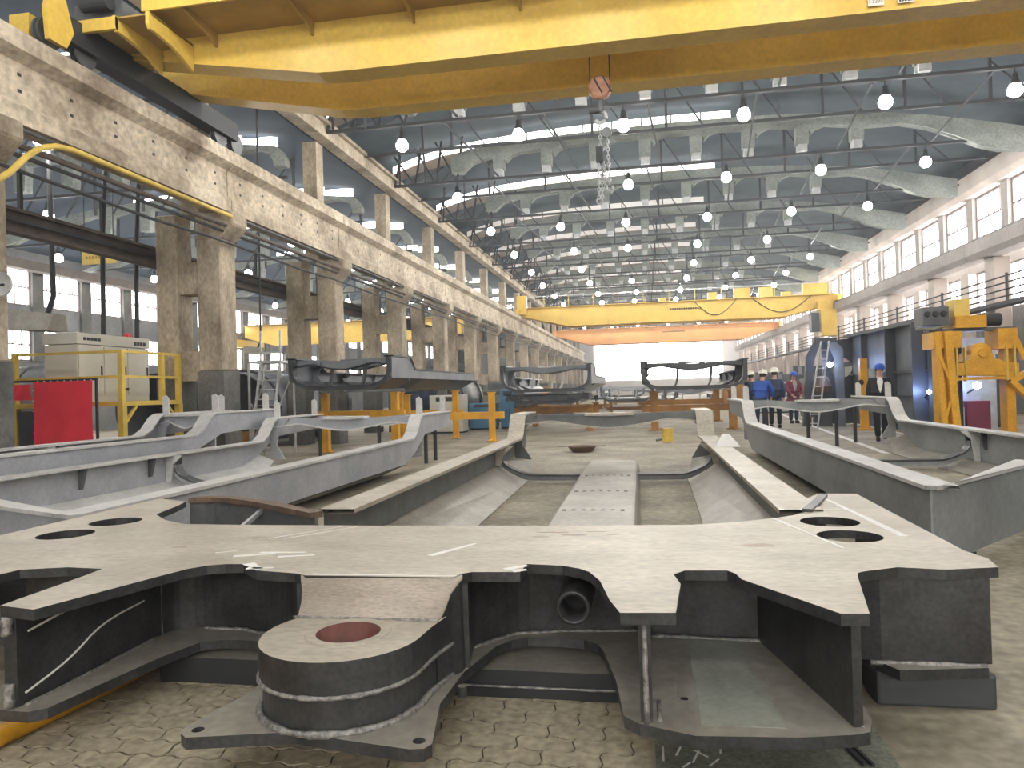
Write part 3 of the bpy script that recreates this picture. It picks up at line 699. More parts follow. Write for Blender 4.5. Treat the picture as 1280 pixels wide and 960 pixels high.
# ---- neighbours on the floor
R1 = thing('trough_frame', 'grey primed trough frame on the right, between tan underframe and orange manipulator', 'steel frame', (3.62, 5.98, .0), math.radians(.0))
trough_parts(R1, 3.05, 9.9, 2.6, .62, 1.06, 'grey_primer_green', 'pale_primer', 'pan_steel', 'mill_steel', posts=True, ub=3.2, ramp=.7, kinklen=1.525, hb=.14, ks=1.15)
L1 = thing('trough_frame', 'light grey trough frame beside the left of the tan underframe', 'steel frame', (-5.70, 4.75, 0), math.radians(.3))
trough_parts(L1, 3.1, 8.1, 2.1, .60, 1.02, 'grey_primer', 'pale_primer', 'pale_primer', 'mid_metal', posts=True, ub=2.6, ramp=.6, kinklen=1.55, hb=.2, ks=.42)
L2 = thing('trough_frame', 'narrow light grey trough frame with pipes, next to the red screen', 'steel frame', (-8.15, 5.2, .2), 0)
trough_parts(L2, 1.15, 6.2, 2.2, .62, .98, 'grey_primer', 'pale_primer', 'pale_primer', 'mid_metal', posts=True, ub=2.0, ramp=.6, kinklen=.3, brackets=0)
for x in (-.35, .35):
    for y_ in (1.2, 5.6): MB().box(x - .1, x + .1, y_, y_ + .2, -.2, .03).build('foot_block', 'dark_metal', L2)
for root, pts in ((R1, ((-.9, 11.6), (.0, 11.6), (.6, 11.6), (1.2, 12.4))), (L1, ((-1.0, 9.8), (.3, 9.8), (1.3, 9.8), (1.3, 10.5)))):
    for x, y_ in pts: MB().tube([(x, y_, 0), (x, y_, .86)], .04, 8).build('prop', 'dark_metal', root)

# ---- dark frames up on trestles
def raised(label, x, y, z, W, Ls, Lr, low, high, wm, fm, pm, rz=0.):
    t = thing('trough_frame', label, 'steel frame', (x, y, z), PI + rz)
    L = trough_parts(t, W, Ls, Lr, low, high, wm, fm, pm, 'dark_primer', kink=0, ring=True, posts=False, brackets=2, bow=False)
    d = Vector((0, L, 0)); d.rotate(t.rotation_euler); t.location = Vector((x, y, z)) - d
    return t
raised('dark primed trough frame raised on orange trestles beside the white stairs', -7.0, 16.2, 1.52, 2.55, 6.6, 1.3, .52, .80, 'slate_primer', 'mid_metal', 'dark_primer')
raised('blue-grey trough frame with ribbed end on rusty cross beams', -3.2, 24.0, 1.32, 3.0, 7.0, 1.4, .56, .92, 'slate_primer', 'light_metal', 'light_metal')
raised('blue-grey trough frame lying under the ribbed one', -3.25, 24.6, .92, 2.8, 5.0, 1.0, .28, .36, 'slate_primer', 'light_metal', 'light_metal')
raised('black trough frame on rusty trestle behind the workers in blue', 1.55, 24.0, 1.28, 3.25, 7.0, 1.2, .62, .94, 'dark_primer', 'mid_metal', 'dark_primer')
def trestle(label, x0, x1, y, ztop, beamz, m='stand_yellow', pw=.17, group='orange trestles', ext=.25):
    t = thing('trestle', label, 'trestle', ((x0 + x1) / 2, y, 0), 0, group); h = (x1 - x0) / 2
    for s in (-1, 1):
        x = s * h
        MB().box(x - pw / 2, x + pw / 2, -pw / 2, pw / 2, .02, ztop - .03).build('post', m, t)
        MB().box(x - pw * .9, x + pw * .9, -pw * .9, pw * .9, 0, .025).build('foot_plate', m, t)
        MB().box(x - pw * .65, x + pw * .65, -pw * .65, pw * .65, ztop - .03, ztop).build('head_plate', m, t)
        MB().beam((x, -.05, .05), (x - s * .0, -.45, .02), .05).build('brace', m, t)
    MB().box(-h - ext, h + ext, -.08, .08, beamz - .1, beamz + .1).build('cross_beam', m, t)
    return t
trestle('orange trestle under the near end of the dark raised frame', -8.0, -6.15, 17.6, 1.50, .95)
trestle('orange trestle under the far end of the dark raised frame', -7.7, -5.9, 22.6, 1.50, .8)
trestle('tall yellow trestle standing free beside the ribbed frame', -6.9, -4.35, 20.8, 1.42, .75, ext=.35)
trestle('rusty trestle carrying the ribbed frames', -4.3, -1.9, 25.6, .90, .72, 'stand_rust', .22)
trestle('rusty trestle carrying the far ends of ribbed frames', -4.3, -1.9, 29.0, .90, .72, 'stand_rust', .22)
trestle('rusty trestle under the near end of the black frame', .3, 2.8, 24.8, 1.26, .72, 'stand_rust', .24, ext=.4)
trestle('rusty trestle under the far end of the black frame', .3, 2.8, 30.4, 1.26, .8, 'stand_rust', .24)

# ------------------------------------------------------------------ overhead cranes
def girder(parent, name, y0, y1, m, x0, x1, zmid, zend, ztop, taper):
    p = [(x0, ztop), (x0, zend), (x0 + .3, zend - .02), (x0 + taper, zmid + .02), (x0 + taper + .4, zmid), (x1 - taper - .4, zmid), (x1 - taper, zmid + .02), (x1, zend), (x1, ztop)]
    g = MB().prism([p], y0 + .03, y1 - .03, 'y')
    g = g.build(name, m, parent)
    q = MB()  # projecting bottom flange
    low = [(a, b) for a, b in p[1:-1]]
    q.sheet([(a, y0, b) for a, b in low], [(a, y1, b) for a, b in low]); q.sheet([(a, y0, b - .025) for a, b in low], [(a, y1, b - .025) for a, b in low])
    q.sheet([(a, y0, b) for a, b in low], [(a, y0, b - .025) for a, b in low]); q.sheet([(a, y1, b) for a, b in low], [(a, y1, b - .025) for a, b in low])
    q.build('bottom_flange', m, parent); return g
C1 = thing('bridge_crane', 'big yellow double-girder bridge crane with walkway, just above the hook', 'crane')
girder(C1, 'girder', 11.75, 12.22, 'crane_yellow', -9.45, 13.7, 6.97, 7.66, 8.15, 4.1)
girder(C1, 'girder', 13.40, 13.87, 'crane_yellow', -9.45, 13.7, 6.97, 7.70, 8.15, 3.8)
for x in (-9.02, 13.2):
    MB().box(x - .17, x + .17, 10.2, 15.2, 7.22, 7.62).build('end_carriage', 'dark_metal', C1)
    for y_ in (10.0, 10.75, 14.7, 15.35):
        MB().lathe([(0, -.06), (.24, -.06), (.24, -.03), (.2, -.03), (.2, .03), (.24, .03), (.24, .06), (0, .06)], (x, y_, 7.22), 20, axis='x').build('wheel', 'mid_metal', C1)
    MB().prism([[(9.75, 7.0), (10.1, 7.0), (10.25, 7.3), (10.1, 7.75), (9.85, 7.85), (9.7, 7.5)]], x + .19, x + .27, 'x').build('wheel_guard', 'crane_yellow', C1)
# walkway on the near side
MB().box(-7.9, 13.3, 10.75, 11.78, 7.84, 7.87).build('walkway_deck', 'crane_brown', C1)
MB().box(-7.9, 13.3, 10.72, 10.76, 7.80, 7.98).build('walkway_kerb', 'crane_yellow', C1)
for k in range(12):
    x = -7.2 + 1.8 * k
    MB().prism([[(10.78, 7.84), (11.75, 7.84), (11.75, 7.60), (11.5, 7.68), (10.78, 7.79)]], x - .02, x + .02, 'x').build('walkway_bracket', 'crane_brown', C1)
    MB().beam((x, 10.74, 7.85), (x, 10.74, 8.95), .05).build('railing_post', 'crane_yellow', C1)
MB().beam((-7.9, 10.74, 8.95), (13.2, 10.74, 8.95), .05).build('handrail', 'crane_yellow', C1)
# service platform at the left end
MB().box(-9.42, -8.25, 10.55, 10.62, 7.48, 7.68).build('platform_beam', 'crane_yellow', C1)
MB().box(-9.4, -7.65, 10.6, 11.75, 7.66, 7.69).build('platform_deck', 'crane_brown', C1)
for x, zz in ((-8.28, 7.45), (-7.68, 7.43)):
    MB().prism([smooth2([(10.56, 7.70), (10.56, zz), (10.75, zz + .01), (11.3, zz - .05), (11.75, zz - .22)], 1) + [(11.75, 7.70)]], x - .03, x + .03, 'x').build('platform_bracket', 'crane_yellow', C1)
MB().box(-9.3, -8.4, 10.9, 11.4, 7.69, 8.15).build('drive_motor', 'mid_metal', C1)
MB().lathe([(0, 0), (.13, 0), (.13, .5), (0, .5)], (-9.0, 10.75, 8.05), 14, axis='x').build('drive_gearbox', 'dark_metal', C1)
MB().box(-9.55, -9.2, 9.85, 10.2, 7.05, 7.5).build('buffer', 'crane_yellow', C1)
MB().box(-1.6, .6, 11.9, 13.7, 8.16, 8.7).build('trolley', 'crane_yellow', C1)
for x, wd in ((3.45, .22), (3.86, .22)):
    t = MB().box(x, x + wd, 11.735, 11.752, 7.03, 7.16).build('sign_plate', 'cabinet_white', C1)
    if x < 3.6: text_mesh('printed_number', 'I-3223', .075, (x + .11, 11.733, 7.095), (PI / 2, 0, 0), 'print', t)
    else:
        for i in range(5): MB().box(x + .02 + i * .038, x + .045 + i * .038, 11.731, 11.736, 7.05, 7.14).build('printed_mark', 'print', t)
# hook block
HK = thing('hook_block', 'crane hook block with pinkish sheave and dangling sling chains', 'hook', (-.61, 12.8, 6.64))
for x in (-.17, .17): MB().tube([(x, 0, .0), (x, 0, 1.55)], .012, 6).build('rope', 'rope', HK)
sh = MB().lathe([(0, -.09), (.17, -.09), (.2, -.06), (.2, .06), (.17, .09), (0, .09)], (0, 0, 0), 24, axis='y').build('sheave_cover', 'hook_pink', HK)
for a in (-.1, .06): MB().beam((a, -.095, .16), (a + .14, -.095, -.12), .025, .01, upv=(0, 1, 0)).build('cover_slot', 'rope', sh)
MB().tube([(0, 0, -.2), (0, 0, -.42)], .05, 8).build('shank', 'mid_metal', HK)
MB().tube([(.0, 0, -.36)] + [(-.01 + .1 * math.cos(a), 0, -.5 + .1 * math.sin(a)) for a in [PI / 2 - .1 * PI * k for k in range(0, 14)]], .035, 8).build('hook', 'light_metal', HK)
MB().box(-.2, .05, -.04, .04, -.42, -.38).build('crosshead', 'dark_metal', HK)
def chain(x0, y0, z0, x1, y1, z1, n):
    b = MB()
    for i in range(n):
        t = (i + .5) / n; c = (x0 + (x1 - x0) * t, y0 + (y1 - y0) * t, z0 + (z1 - z0) * t); hl = abs(z1 - z0) / n * .62
        pts = [(c[0] + (.025 * math.cos(a) if i % 2 else 0), c[1] + (0 if i % 2 else .025 * math.cos(a)), c[2] + hl * math.sin(a)) for a in [2 * PI * k / 10 for k in range(11)]]
        b.tube(pts, .012, 5, cap=False)
    o = b.build('sling_chain', 'light_metal', HK); return o
chain(-.02, 0, -.60, -.02, 0, -1.25, 9)
MB().lathe([(0, -.04), (.09, -.04), (.09, .04), (0, .04)], (.09, 0, -.78), 14, axis='y').build('sling_ring', 'mid_metal', HK)
MB().box(-.1, .02, -.05, .05, -1.28, -1.02).build('shortening_clutch', 'dark_metal', HK)
chain(-.06, 0, -1.28, -.07, 0, -1.92, 10); chain(.03, 0, -1.28, .05, 0, -1.75, 8); chain(.10, 0, -.84, .12, 0, -1.7, 13); chain(.0, .05, -1.28, -.02, .05, -1.9, 10)
for x, z in ((-.06, -1.95), (.12, -1.74)): MB().tube([(x + .05 * math.cos(a), 0, z + .06 * math.sin(a)) for a in [PI * .7 + PI * 1.5 * k / 9 for k in range(10)]], .018, 6).build('sling_hook', 'light_metal', HK)

def far_crane(label, y, m, zmid, extra):
    t = thing('bridge_crane', label, 'crane')
    girder(t, 'girder', y, y + .5, m, -9.1, 13.4, zmid, 6.95, 7.5, 3.6)
    girder(t, 'girder', y + 1.6, y + 2.1, m, -9.1, 13.4, zmid, 6.95, 7.5, 3.6)
    for x in (-9.02, 13.2): MB().box(x - .15, x + .15, y - 1.0, y + 3.0, 6.99, 7.35).build('end_carriage', m, t)
    MB().beam((-9, y - .3, 8.3), (13.2, y - .3, 8.3), .06).build('handrail', 'light_metal', t)
    for k in range(13): MB().beam((-8.9 + k * 1.8, y - .3, 7.5), (-8.9 + k * 1.8, y - .3, 8.3), .05).build('railing_post', m, t)
    MB().box(-9, 13.2, y - .4, y, 7.46, 7.5).build('walkway_deck', m, t)
    if extra:
        MB().box(-9.1, -8.4, y - .5, y + .1, 7.0, 8.4).build('end_box', m, t)
        for x, wd, h in ((1.2, .5, .3), (4.6, .6, .5), (6.4, 1.1, .7), (8.1, .9, .7), (9.6, .6, .3), (11.0, 1.6, .8)):
            MB().box(x, x + wd, y - .2, y + .3, 7.5, 7.5 + h).build('switch_box', m, t)
        for a, b_ in ((3.6, 6.6), (7.6, 11.6)):
            MB().tube([(a + (b_ - a) * i / 12, y - .06, 7.5 - 1.1 * math.sin(PI * i / 12)) for i in range(13)], .03, 6).build('festoon_cable', 'rope', t)
        MB().box(12.0, 13.0, y - .8, y + .2, 4.6, 6.4).build('operator_cab', m, t); MB().box(11.4, 11.9, y - .7, y + .1, 4.9, 6.2).build('cab_window', 'cabinet_dark', t)
        MB().box(11.9, 12.9, y - .4, y, 6.4, 7.0).build('cab_hanger', m, t)
    for k in range(14):
        MB().box(2.0 + k * .16 - .05, 2.0 + k * .16 + .05, y - .012, y + .03, 6.9, 7.02).build('lettering', 'print', t)
    return t
far_crane('yellow bridge crane with walkway and hanging operator cab, farther down the hall', 54, 'crane_yellow', 6.1, True)
far_crane('orange bridge crane beyond the yellow one with operator cab', 76, 'crane_orange', 5.95, False)
ac = thing('bridge_crane', 'plain yellow crane girder in the side aisle behind the columns', 'crane')
MB().prism([[(-27.2, 5.6), (-25, 5.0), (-13, 5.0), (-10.9, 5.5), (-10.9, 6.4), (-27.2, 6.4)]], 47, 47.6, 'y').build('girder', 'crane_yellow', ac)
for x in (-27.0, -10.95): MB().box(x - .15, x + .15, 45.5, 49, 4.87, 5.4).build('end_carriage', 'crane_yellow', ac)
MB().box(-27, -11, 46.5, 47, 6.38, 6.42).build('walkway_deck', 'crane_brown', ac)

# ------------------------------------------------------------------ along the left columns: pipes, cables, aisle crane rail
def longpipe(name, label, cat, x, z, r, m, y0=-10, y1=100, sag=0., group=None):
    n = 55; pts = [(x, y0 + (y1 - y0) * i / n, z - sag * math.sin(PI * ((y0 + (y1 - y0) * i / n - 8.8) / 6 % 1))) for i in range(n + 1)]
    return tag(MB().tube(pts, r, 8).build(name, m), label, cat, group)
tag(MB().tube([(-8.60, 8.2, 4.2), (-8.60, 8.82, 4.67), (-8.60, 9.1, 4.97), (-8.60, 9.35, 5.18), (-8.60, 9.65, 5.31), (-8.60, 10.0, 5.36), (-8.6, 13.6, 5.34), (-8.58, 14.4, 5.34)], .045, 10).build('gas_pipe', 'rail_yellow', None, True), 'yellow gas pipe with an elbow running under the left crane beam', 'pipe')
longpipe('cable', 'thick dark cable slung under the left crane beam', 'cable', -8.78, 5.18, .05, 'brown_metal', group='cables under the crane beam')
longpipe('cable', 'thick dark cable slung under the left crane beam', 'cable', -8.84, 5.06, .035, 'dark_metal', group='cables under the crane beam')
longpipe('cable', 'thick dark cable slung under the left crane beam', 'cable', -8.80, 4.86, .03, 'dark_metal', sag=.08, group='cables under the crane beam')
longpipe('steel_conduit', 'slim grey conduit clipped to the left crane beam underside', 'pipe', -8.80, 5.44, .03, 'mid_metal')
ar = thing('aisle_crane_rail', 'dark steel runway girder with upright stanchions behind the left columns', 'beam')
MB().box(-10.85, -10.62, -10, 100, 4.80, 4.86).box(-10.76, -10.71, -10, 100, 4.48, 4.80).box(-10.85, -10.62, -10, 100, 4.42, 4.48).build('girder_body', 'brown_metal', ar)
MB().box(-10.61, -10.56, -10, 100, 4.60, 4.66).build('conductor_rail', 'dark_metal', ar)
for k in range(36):
    MB().box(-10.78, -10.72, 5.2 + k * 2.0, 5.27 + k * 2.0, 4.86, 5.6).build('stanchion', 'dark_metal', ar)
tag(MB().box(-26.9, -26.4, -10, 100, 7.35, 7.75).build('aisle_crane_rail', 'brown_metal'), 'brown runway girder above the side aisle windows', 'beam')
# ------------------------------------------------------------------ left: cabinet platform, red screen, stairs, hoods
PF = thing('access_platform', 'yellow railed steel platform around the pale cabinet', 'platform')
MB().box(-12.35, -9.88, 12.6, 14.46, 1.36, 1.45).box(-12.35, -10.62, 14.46, 15.2, 1.36, 1.45).build('deck', 'rail_yellow', PF)
for x, y_ in ((-12.3, 12.65), (-9.93, 12.65), (-9.93, 14.4), (-9.93, 13.85), (-12.3, 14.4)):
    MB().box(x - .045, x + .045, y_ - .045, y_ + .045, 1.36, 2.45).build('railing_post', 'rail_yellow', PF)
    if y_ != 13.85: MB().box(x - .06, x + .06, y_ - .06, y_ + .06, 0, 1.36).build('leg', 'rail_yellow', PF)
for z in (2.42, 1.93):
    MB().beam((-12.3, 12.65, z), (-9.93, 12.65, z), .05).build('rail', 'rail_yellow', PF); MB().beam((-9.93, 12.65, z), (-9.93, 14.4, z), .05).build('rail', 'rail_yellow', PF)
for y_, s in ((12.65, 1), (14.4, -1)): MB().beam((-9.93, y_, .95), (-9.93, y_ + s * .4, 1.36), .05).build('knee_brace', 'rail_yellow', PF)
CA = thing('control_cabinet', 'large pale switch cabinet standing on the yellow platform', 'cabinet')
bevel(MB().box(-11.9, -11.15, 12.95, 15.1, 1.45, 2.62).build('body', 'cabinet_white', CA), .01)
bevel(MB().box(-11.92, -11.13, 12.93, 15.12, 2.63, 2.86).build('top_module', 'cabinet_white', CA), .01)
for y_ in (12.97, 13.68, 14.4):
    d = MB().box(-11.15, -11.13, y_, y_ + .68, 1.6, 2.6).build('door', 'cabinet_white', CA); MB().box(-11.13, -11.11, y_ + .6, y_ + .63, 2.0, 2.2).build('handle', 'dark_metal', d)
for i in range(5): MB().box(-11.13, -11.118, 13.1 + i * .1, 13.17 + i * .1, 2.71, 2.77).build('indicator', 'dark_metal', CA)
for i in range(4): MB().box(-11.13, -11.118, 14.6 + i * .1, 14.67 + i * .1, 2.68, 2.76).build('indicator', 'dark_metal', CA)
MB().box(-11.3, -11.2, 14.5, 14.62, 2.86, 2.95).build('signal_light', 'red_sheet', CA)
MB().box(-11.13, -11.12, 14.1, 14.4, 1.68, 1.74).build('vent_slot', 'black', CA)
tk = thing('storage_tank', 'grey ribbed cylindrical tank behind the red screen', 'tank', (-14.75, 14.6, 1.55))
MB().lathe([(0, -2), (.6, -2), (.75, -1.8), (.75, 1.8), (.6, 2), (0, 2)], (0, 0, 0), 24, axis='x').build('shell', 'grey_primer_green', tk, True)
for x in (-1.2, 0, 1.2): MB().lathe([(.75, -.03), (.78, -.03), (.78, .03), (.75, .03)], (x, 0, 0), 24, axis='x').build('hoop', 'mid_metal', tk)
for x in (-1.3, 1.3): MB().box(x - .1, x + .1, -.5, .5, -1.55, -.6).build('saddle', 'dark_metal', tk)
RS = thing('welding_screen', 'bright red welding curtain on a dark frame', 'screen', (-11.1, 12.2, 0))
n = 14
for x0, x1, z0, z1, nm in ((-.36, .92, .3, 1.86, 'curtain'), (-1.0, -.40, 1.52, 1.82, 'top_curtain'), (-1.0, -.40, .3, .62, 'lower_curtain')):
    A = MB()
    g = [[(x0 + (x1 - x0) * i / n, .03 * math.sin(i * 1.1 + j * .6) * (.3 + .7 * j / 8) - .02, z1 - (z1 - z0) * j / 8) for i in range(n + 1)] for j in range(9)]
    for a_, b_ in zip(g, g[1:]): A.sheet(a_, b_)
    A.build(nm, 'red_sheet', RS, True)
for x in (-1.05, -.38, .95): MB().box(x - .02, x + .02, .03, .07, 0, 1.9).build('frame_post', 'dark_metal', RS); MB().box(x - .02, x + .02, -.25, .3, 0, .03).build('foot', 'dark_metal', RS)
MB().box(-1.05, .95, .03, .07, 1.86, 1.9).build('frame_rail', 'dark_metal', RS)
for i in range(9): MB().tube([(-.3 + i * .145, 0, 1.84), (-.3 + i * .145, .05, 1.89)], .012, 5).build('curtain_ring', 'light_metal', RS)
for i in range(7): MB().tube([(-.37, 0, .5 + i * .2), (-.42, .04, .5 + i * .2)], .01, 5).build('curtain_tie', 'chalk', RS)
tag(MB().box(-12.2, -11.62, 12.6, 13.0, 0, 1.3).build('welding_power_source', 'cabinet_dark'), 'dark machine cabinet behind the gap in the red screen', 'machine')
# white rolling stairs
SL = thing('rolling_stairs', 'white metal rolling stairs with guard rails beside the column', 'stairs', (-9.15, 16.9, 0))
for s in (-.22, .3):
    MB().beam((s, -.6, .0), (s, .0, 2.35), .05).build('stringer', 'light_metal', SL); MB().beam((s, .0, 1.9), (s, .02, 3.1), .035).build('guard_post', 'light_metal', SL)
for k in range(9):
    t = k / 9; MB().box(-.22, .3, -.62 + .55 * t, -.45 + .55 * t, .22 + 2.1 * t, .25 + 2.1 * t).build('tread', 'light_metal', SL)
MB().box(-.55, .32, 0, .7, 2.3, 2.36).build('platform', 'light_metal', SL)
for x, y_ in ((-.55, 0), (-.55, .7), (.3, .7), (-.2, .05)): MB().beam((x, y_, 0), (x, y_, 2.3), .045).build('leg', 'light_metal', SL)
for a, b_ in (((-.55, 0, .9), (-.1, 0, 1.9)), ((-.55, 0, .2), (-.1, 0, 1.2)), ((-.5, 0, 1.3), (-.2, 0, .3)), ((-.55, .7, .3), (.3, .7, 2.1)), ((-.55, 0, 1.25), (.3, 0, 1.25))): MB().beam(a, b_, .03).build('brace', 'light_metal', SL)
MB().beam((-.55, .0, 2.55), (.3, .0, 2.55), .04).build('guard_rail', 'light_metal', SL)
def hood(x, y, z, s, label):
    t = thing('fume_hood', label, 'fume hood', (x, y, z))
    a = [(-.65 * s, -.3 * s, -.15 * s), (.55 * s, -.3 * s, -.22 * s), (.55 * s, .3 * s, -.22 * s), (-.65 * s, .3 * s, -.15 * s)]; b_ = [(-.5 * s, -.18 * s, .3 * s), (.6 * s, -.18 * s, .16 * s), (.6 * s, .18 * s, .16 * s), (-.5 * s, .18 * s, .3 * s)]
    MB().add(a + b_, [(4, 5, 6, 7), (0, 1, 5, 4), (1, 2, 6, 5), (2, 3, 7, 6), (3, 0, 4, 7)]).build('shell', 'pan_steel', t)
    MB().add([(p[0] * .9, p[1] * .9, p[2] + .03) for p in a], [(0, 1, 2, 3)]).build('filter', 'black', t)
    MB().tube([(.3 * s, 0, .2 * s), (.36 * s, .1, .6 * s), (.1, .3, aislez(x + .1) - z)], .06 * s, 8).build('duct', 'dark_metal', t)
hood(-13.6, 14.6, 3.3, 1.0, 'grey fume hood hanging above the red screen')
hood(-10.35, 18.3, 2.72, .45, 'small grey fume hood beside the white stairs')
ds = thing('dish_mirror', 'round pale dish lamp fixed to the nearest left column', 'mirror', (-8.55, 8.42, 3.05))
MB().lathe([(0, .05), (.1, .04), (.15, .0), (.165, -.02), (.15, .03), (.0, .08)], (.18, 0, 0), 20, axis='y').build('dish', 'pale_primer', ds, True)
MB().beam((.18, .05, 0), (-.37, .1, 0), .03).build('arm', 'dark_metal', ds)
ys = thing('load_sign', 'yellow rectangular sign hanging in the side aisle above the cabinet', 'sign', (-13.1, 16, 5.0))
MB().box(-.47, .47, -.02, .02, -.16, .16).build('board', 'yellow_sign', ys)
for i in range(8): MB().box(-.36 + i * .09, -.31 + i * .09, -.026, -.018, -.03, .04).build('printed_mark', 'crane_brown', ys)
for x in (-.4, .4): MB().tube([(x, 0, .14), (x, 0, aislez(x - 13.1) - 5.0)], .012, 5).build('hanger', 'dark_metal', ys)
for x, y_ in ((-11.4, 14.0), (-11.35, 15.0)):
    tag(MB().tube([(x, y_, 2.86), (x + .03, y_, 5.0), (x, y_ + .3, 7.98)], .05, 8).build('drop_cable', 'dark_metal'), 'thick black drop cable rising from the pale cabinet to the roof', 'cable', 'drop cables over the cabinet')

# ------------------------------------------------------------------ people
def skin_mesh(name, V, Ed, m, parent, sub=2):
    me = bpy.data.meshes.new(name); me.from_pydata([v[0] for v in V], Ed, []); me.materials.append(MATS[m])
    o = bpy.data.objects.new(name, me); COL.objects.link(o); o.parent = parent
    sk = o.modifiers.new('skin', 'SKIN'); sk.use_smooth_shade = True
    for i, v in enumerate(V):
        d = me.skin_vertices[0].data[i]; r = v[1]; d.radius = r if isinstance(r, tuple) else (r, r); d.use_root = (i == 0)
    s = o.modifiers.new('sub', 'SUBSURF'); s.levels = sub; s.render_levels = sub
    return o
def person(label, loc, rz, lean, arms, legs, jacket, trousers, head_cover, cover_m, shirt=None, height=1.0, head_turn=0.):
    P = thing('person', label, 'person', loc, rz); P.scale = (height,) * 3
    c, s = math.cos(lean), math.sin(lean)
    def up(x, y, z): # rotate upper body about the hips (z=.95) forwards (-y)
        dz = z - .95; return (x, y * c - dz * s, .95 + dz * c + y * s)
    T = [((0, 0, .95), (.15, .11)), (up(0, 0, 1.12), (.14, .105)), (up(0, 0, 1.33), (.165, .115)), (up(0, .0, 1.47), (.06, .06))]
    hd = [(up(0, -.02, 1.54), (.062, .066)), (up(0, -.03, 1.62), (.076, .09)), (up(0, -.02, 1.71), (.07, .085)), (up(0, -.115, 1.605), (.012, .014))]
    V = T + hd; Ed = [(0, 1), (1, 2), (2, 3), (3, 4), (4, 5), (5, 6), (5, 7)]
    J = [(p, (r[0] + .05, r[1] + .055)) for p, r in T[:3]] + [(up(0, 0, 1.45), (.10, .095)), ((0, .0, .84), (.19, .15))]; JE = [(0, 1), (1, 2), (2, 3), (0, 4)]
    Tr = [((0, 0, .97), (.165, .125))]; TE = []
    for sd, (el, wr), (kn, an) in ((-1, arms[0], legs[0]), (1, arms[1], legs[1])):
        i = len(V); sh = up(sd * .19, 0, 1.41); el = up(*el); wr = up(*wr)
        d = (Vector(wr) - Vector(el)).normalized(); hnd = Vector(wr) + d * .08
        V += [(sh, .06), (el, .045), (wr, .032), (tuple(hnd), (.04, .022))]; Ed += [(2, i), (i, i + 1), (i + 1, i + 2), (i + 2, i + 3)]
        side = d.cross(Vector((0, 1, 0))).normalized() if abs(d.y) < .9 else Vector((1, 0, 0))
        for q, ln in ((-.03, .06), (-.01, .075), (.01, .07), (.03, .055)):
            k = len(V); V += [(tuple(hnd + side * q + d * .035), .009), (tuple(hnd + side * q * 1.1 + d * (.035 + ln) + Vector((0, -.02, 0))), .008)]; Ed += [(i + 3, k), (k, k + 1)]
        k = len(V); V += [(tuple(Vector(wr) + d * .04 + Vector((0, -.045, 0))), .011), (tuple(Vector(wr) + d * .085 + Vector((0, -.065, 0))), .009)]; Ed += [(i + 2, k), (k, k + 1)]
        j = len(J); J += [(sh, .082), (el, .065), (wr, .052)]; JE += [(2, j), (j, j + 1), (j + 1, j + 2)]
        i = len(V); hp = (sd * .09, 0, .9); V += [(hp, .085), (kn, .058), (an, .04)]; Ed += [(0, i), (i, i + 1), (i + 1, i + 2)]
        j = len(Tr); Tr += [(hp, .105), (kn, .078), (an, .066)]; TE += [(0, j), (j, j + 1), (j + 1, j + 2)]
        sm = MB().prism([smooth2([(an[0] - .045, an[1] + .07), (an[0] + .045, an[1] + .07), (an[0] + .05, an[1] - .16), (an[0], an[1] - .21), (an[0] - .05, an[1] - .16)], 1, True)], max(0, an[2] - .09), an[2] + .01)
        bevel(sm.build('shoe', 'black', P), .02)
    skin_mesh('body', V, Ed, 'skin', P); skin_mesh('jacket', J, JE, jacket, P); skin_mesh('trousers', Tr, TE, trousers, P)
    hc = Vector(up(0, -.025, 1.70)); rot = Matrix.Rotation(lean, 4, 'X')
    def put(o): o.location = hc; o.rotation_euler = (lean, 0, head_turn); return o
    if head_cover == 'helmet':
        h = put(MB().lathe([(0, .135), (.06, .128), (.105, .09), (.125, .03), (.128, -.01), (.155, -.02), (.15, -.03), (.12, -.025)], (0, 0, 0), 20).build('helmet', cover_m, P, True))
        MB().box(-.012, .012, -.12, .12, .08, .137).build('ridge', cover_m, h)
    else:
        h = put(MB().lathe([(0, .105), (.05, .10), (.09, .07), (.112, .02), (.114, -.03)], (0, 0, 0), 20).build('cap', cover_m, P, True))
        MB().prism([[(-.08, -.08), (-.07, -.17), (0, -.195), (.07, -.17), (.08, -.08)]], -.03, -.018).build('brim', cover_m, h)
    b = MB()
    for (ra, za), (rb, zb) in (((.1, .0), (.105, -.04)), ((.105, -.04), (.09, -.09)), ((.09, -.09), (.05, -.12))):
        b.sheet([(ra * .86 * math.cos(t), ra * math.sin(t) + .012, za) for t in [PI * q / 10 - .15 for q in range(11)]], [(rb * .86 * math.cos(t), rb * math.sin(t) + .012, zb) for t in [PI * q / 10 - .15 for q in range(11)]])
    b = b.build('hair', 'hair', P, True); put(b)
    for x in (-.032, .032):
        e = MB().lathe([(0, -.008), (.008, 0), (0, .008)], (x, -.093, -.075), 8, axis='y').build('eye', 'black', P); put(e)
    m_ = MB().box(-.022, .022, -.1, -.085, -.152, -.145).build('mouth', 'dark_red', P); put(m_)
    if shirt:
        s_ = MB(); A = [up(-.05, -.140, 1.46), up(-.065, -.172, 1.38), up(-.03, -.178, 1.2), up(0, -.17, 1.12), up(.03, -.178, 1.2), up(.065, -.172, 1.38), up(.05, -.140, 1.46), up(0, -.10, 1.49)]
        s_.add(A + [(p[0], p[1] + .08, p[2]) for p in A], [tuple(range(8)), tuple(range(15, 7, -1))] + [(i, (i + 1) % 8, 8 + (i + 1) % 8, 8 + i) for i in range(8)]).build('shirt', shirt, P)
    return P
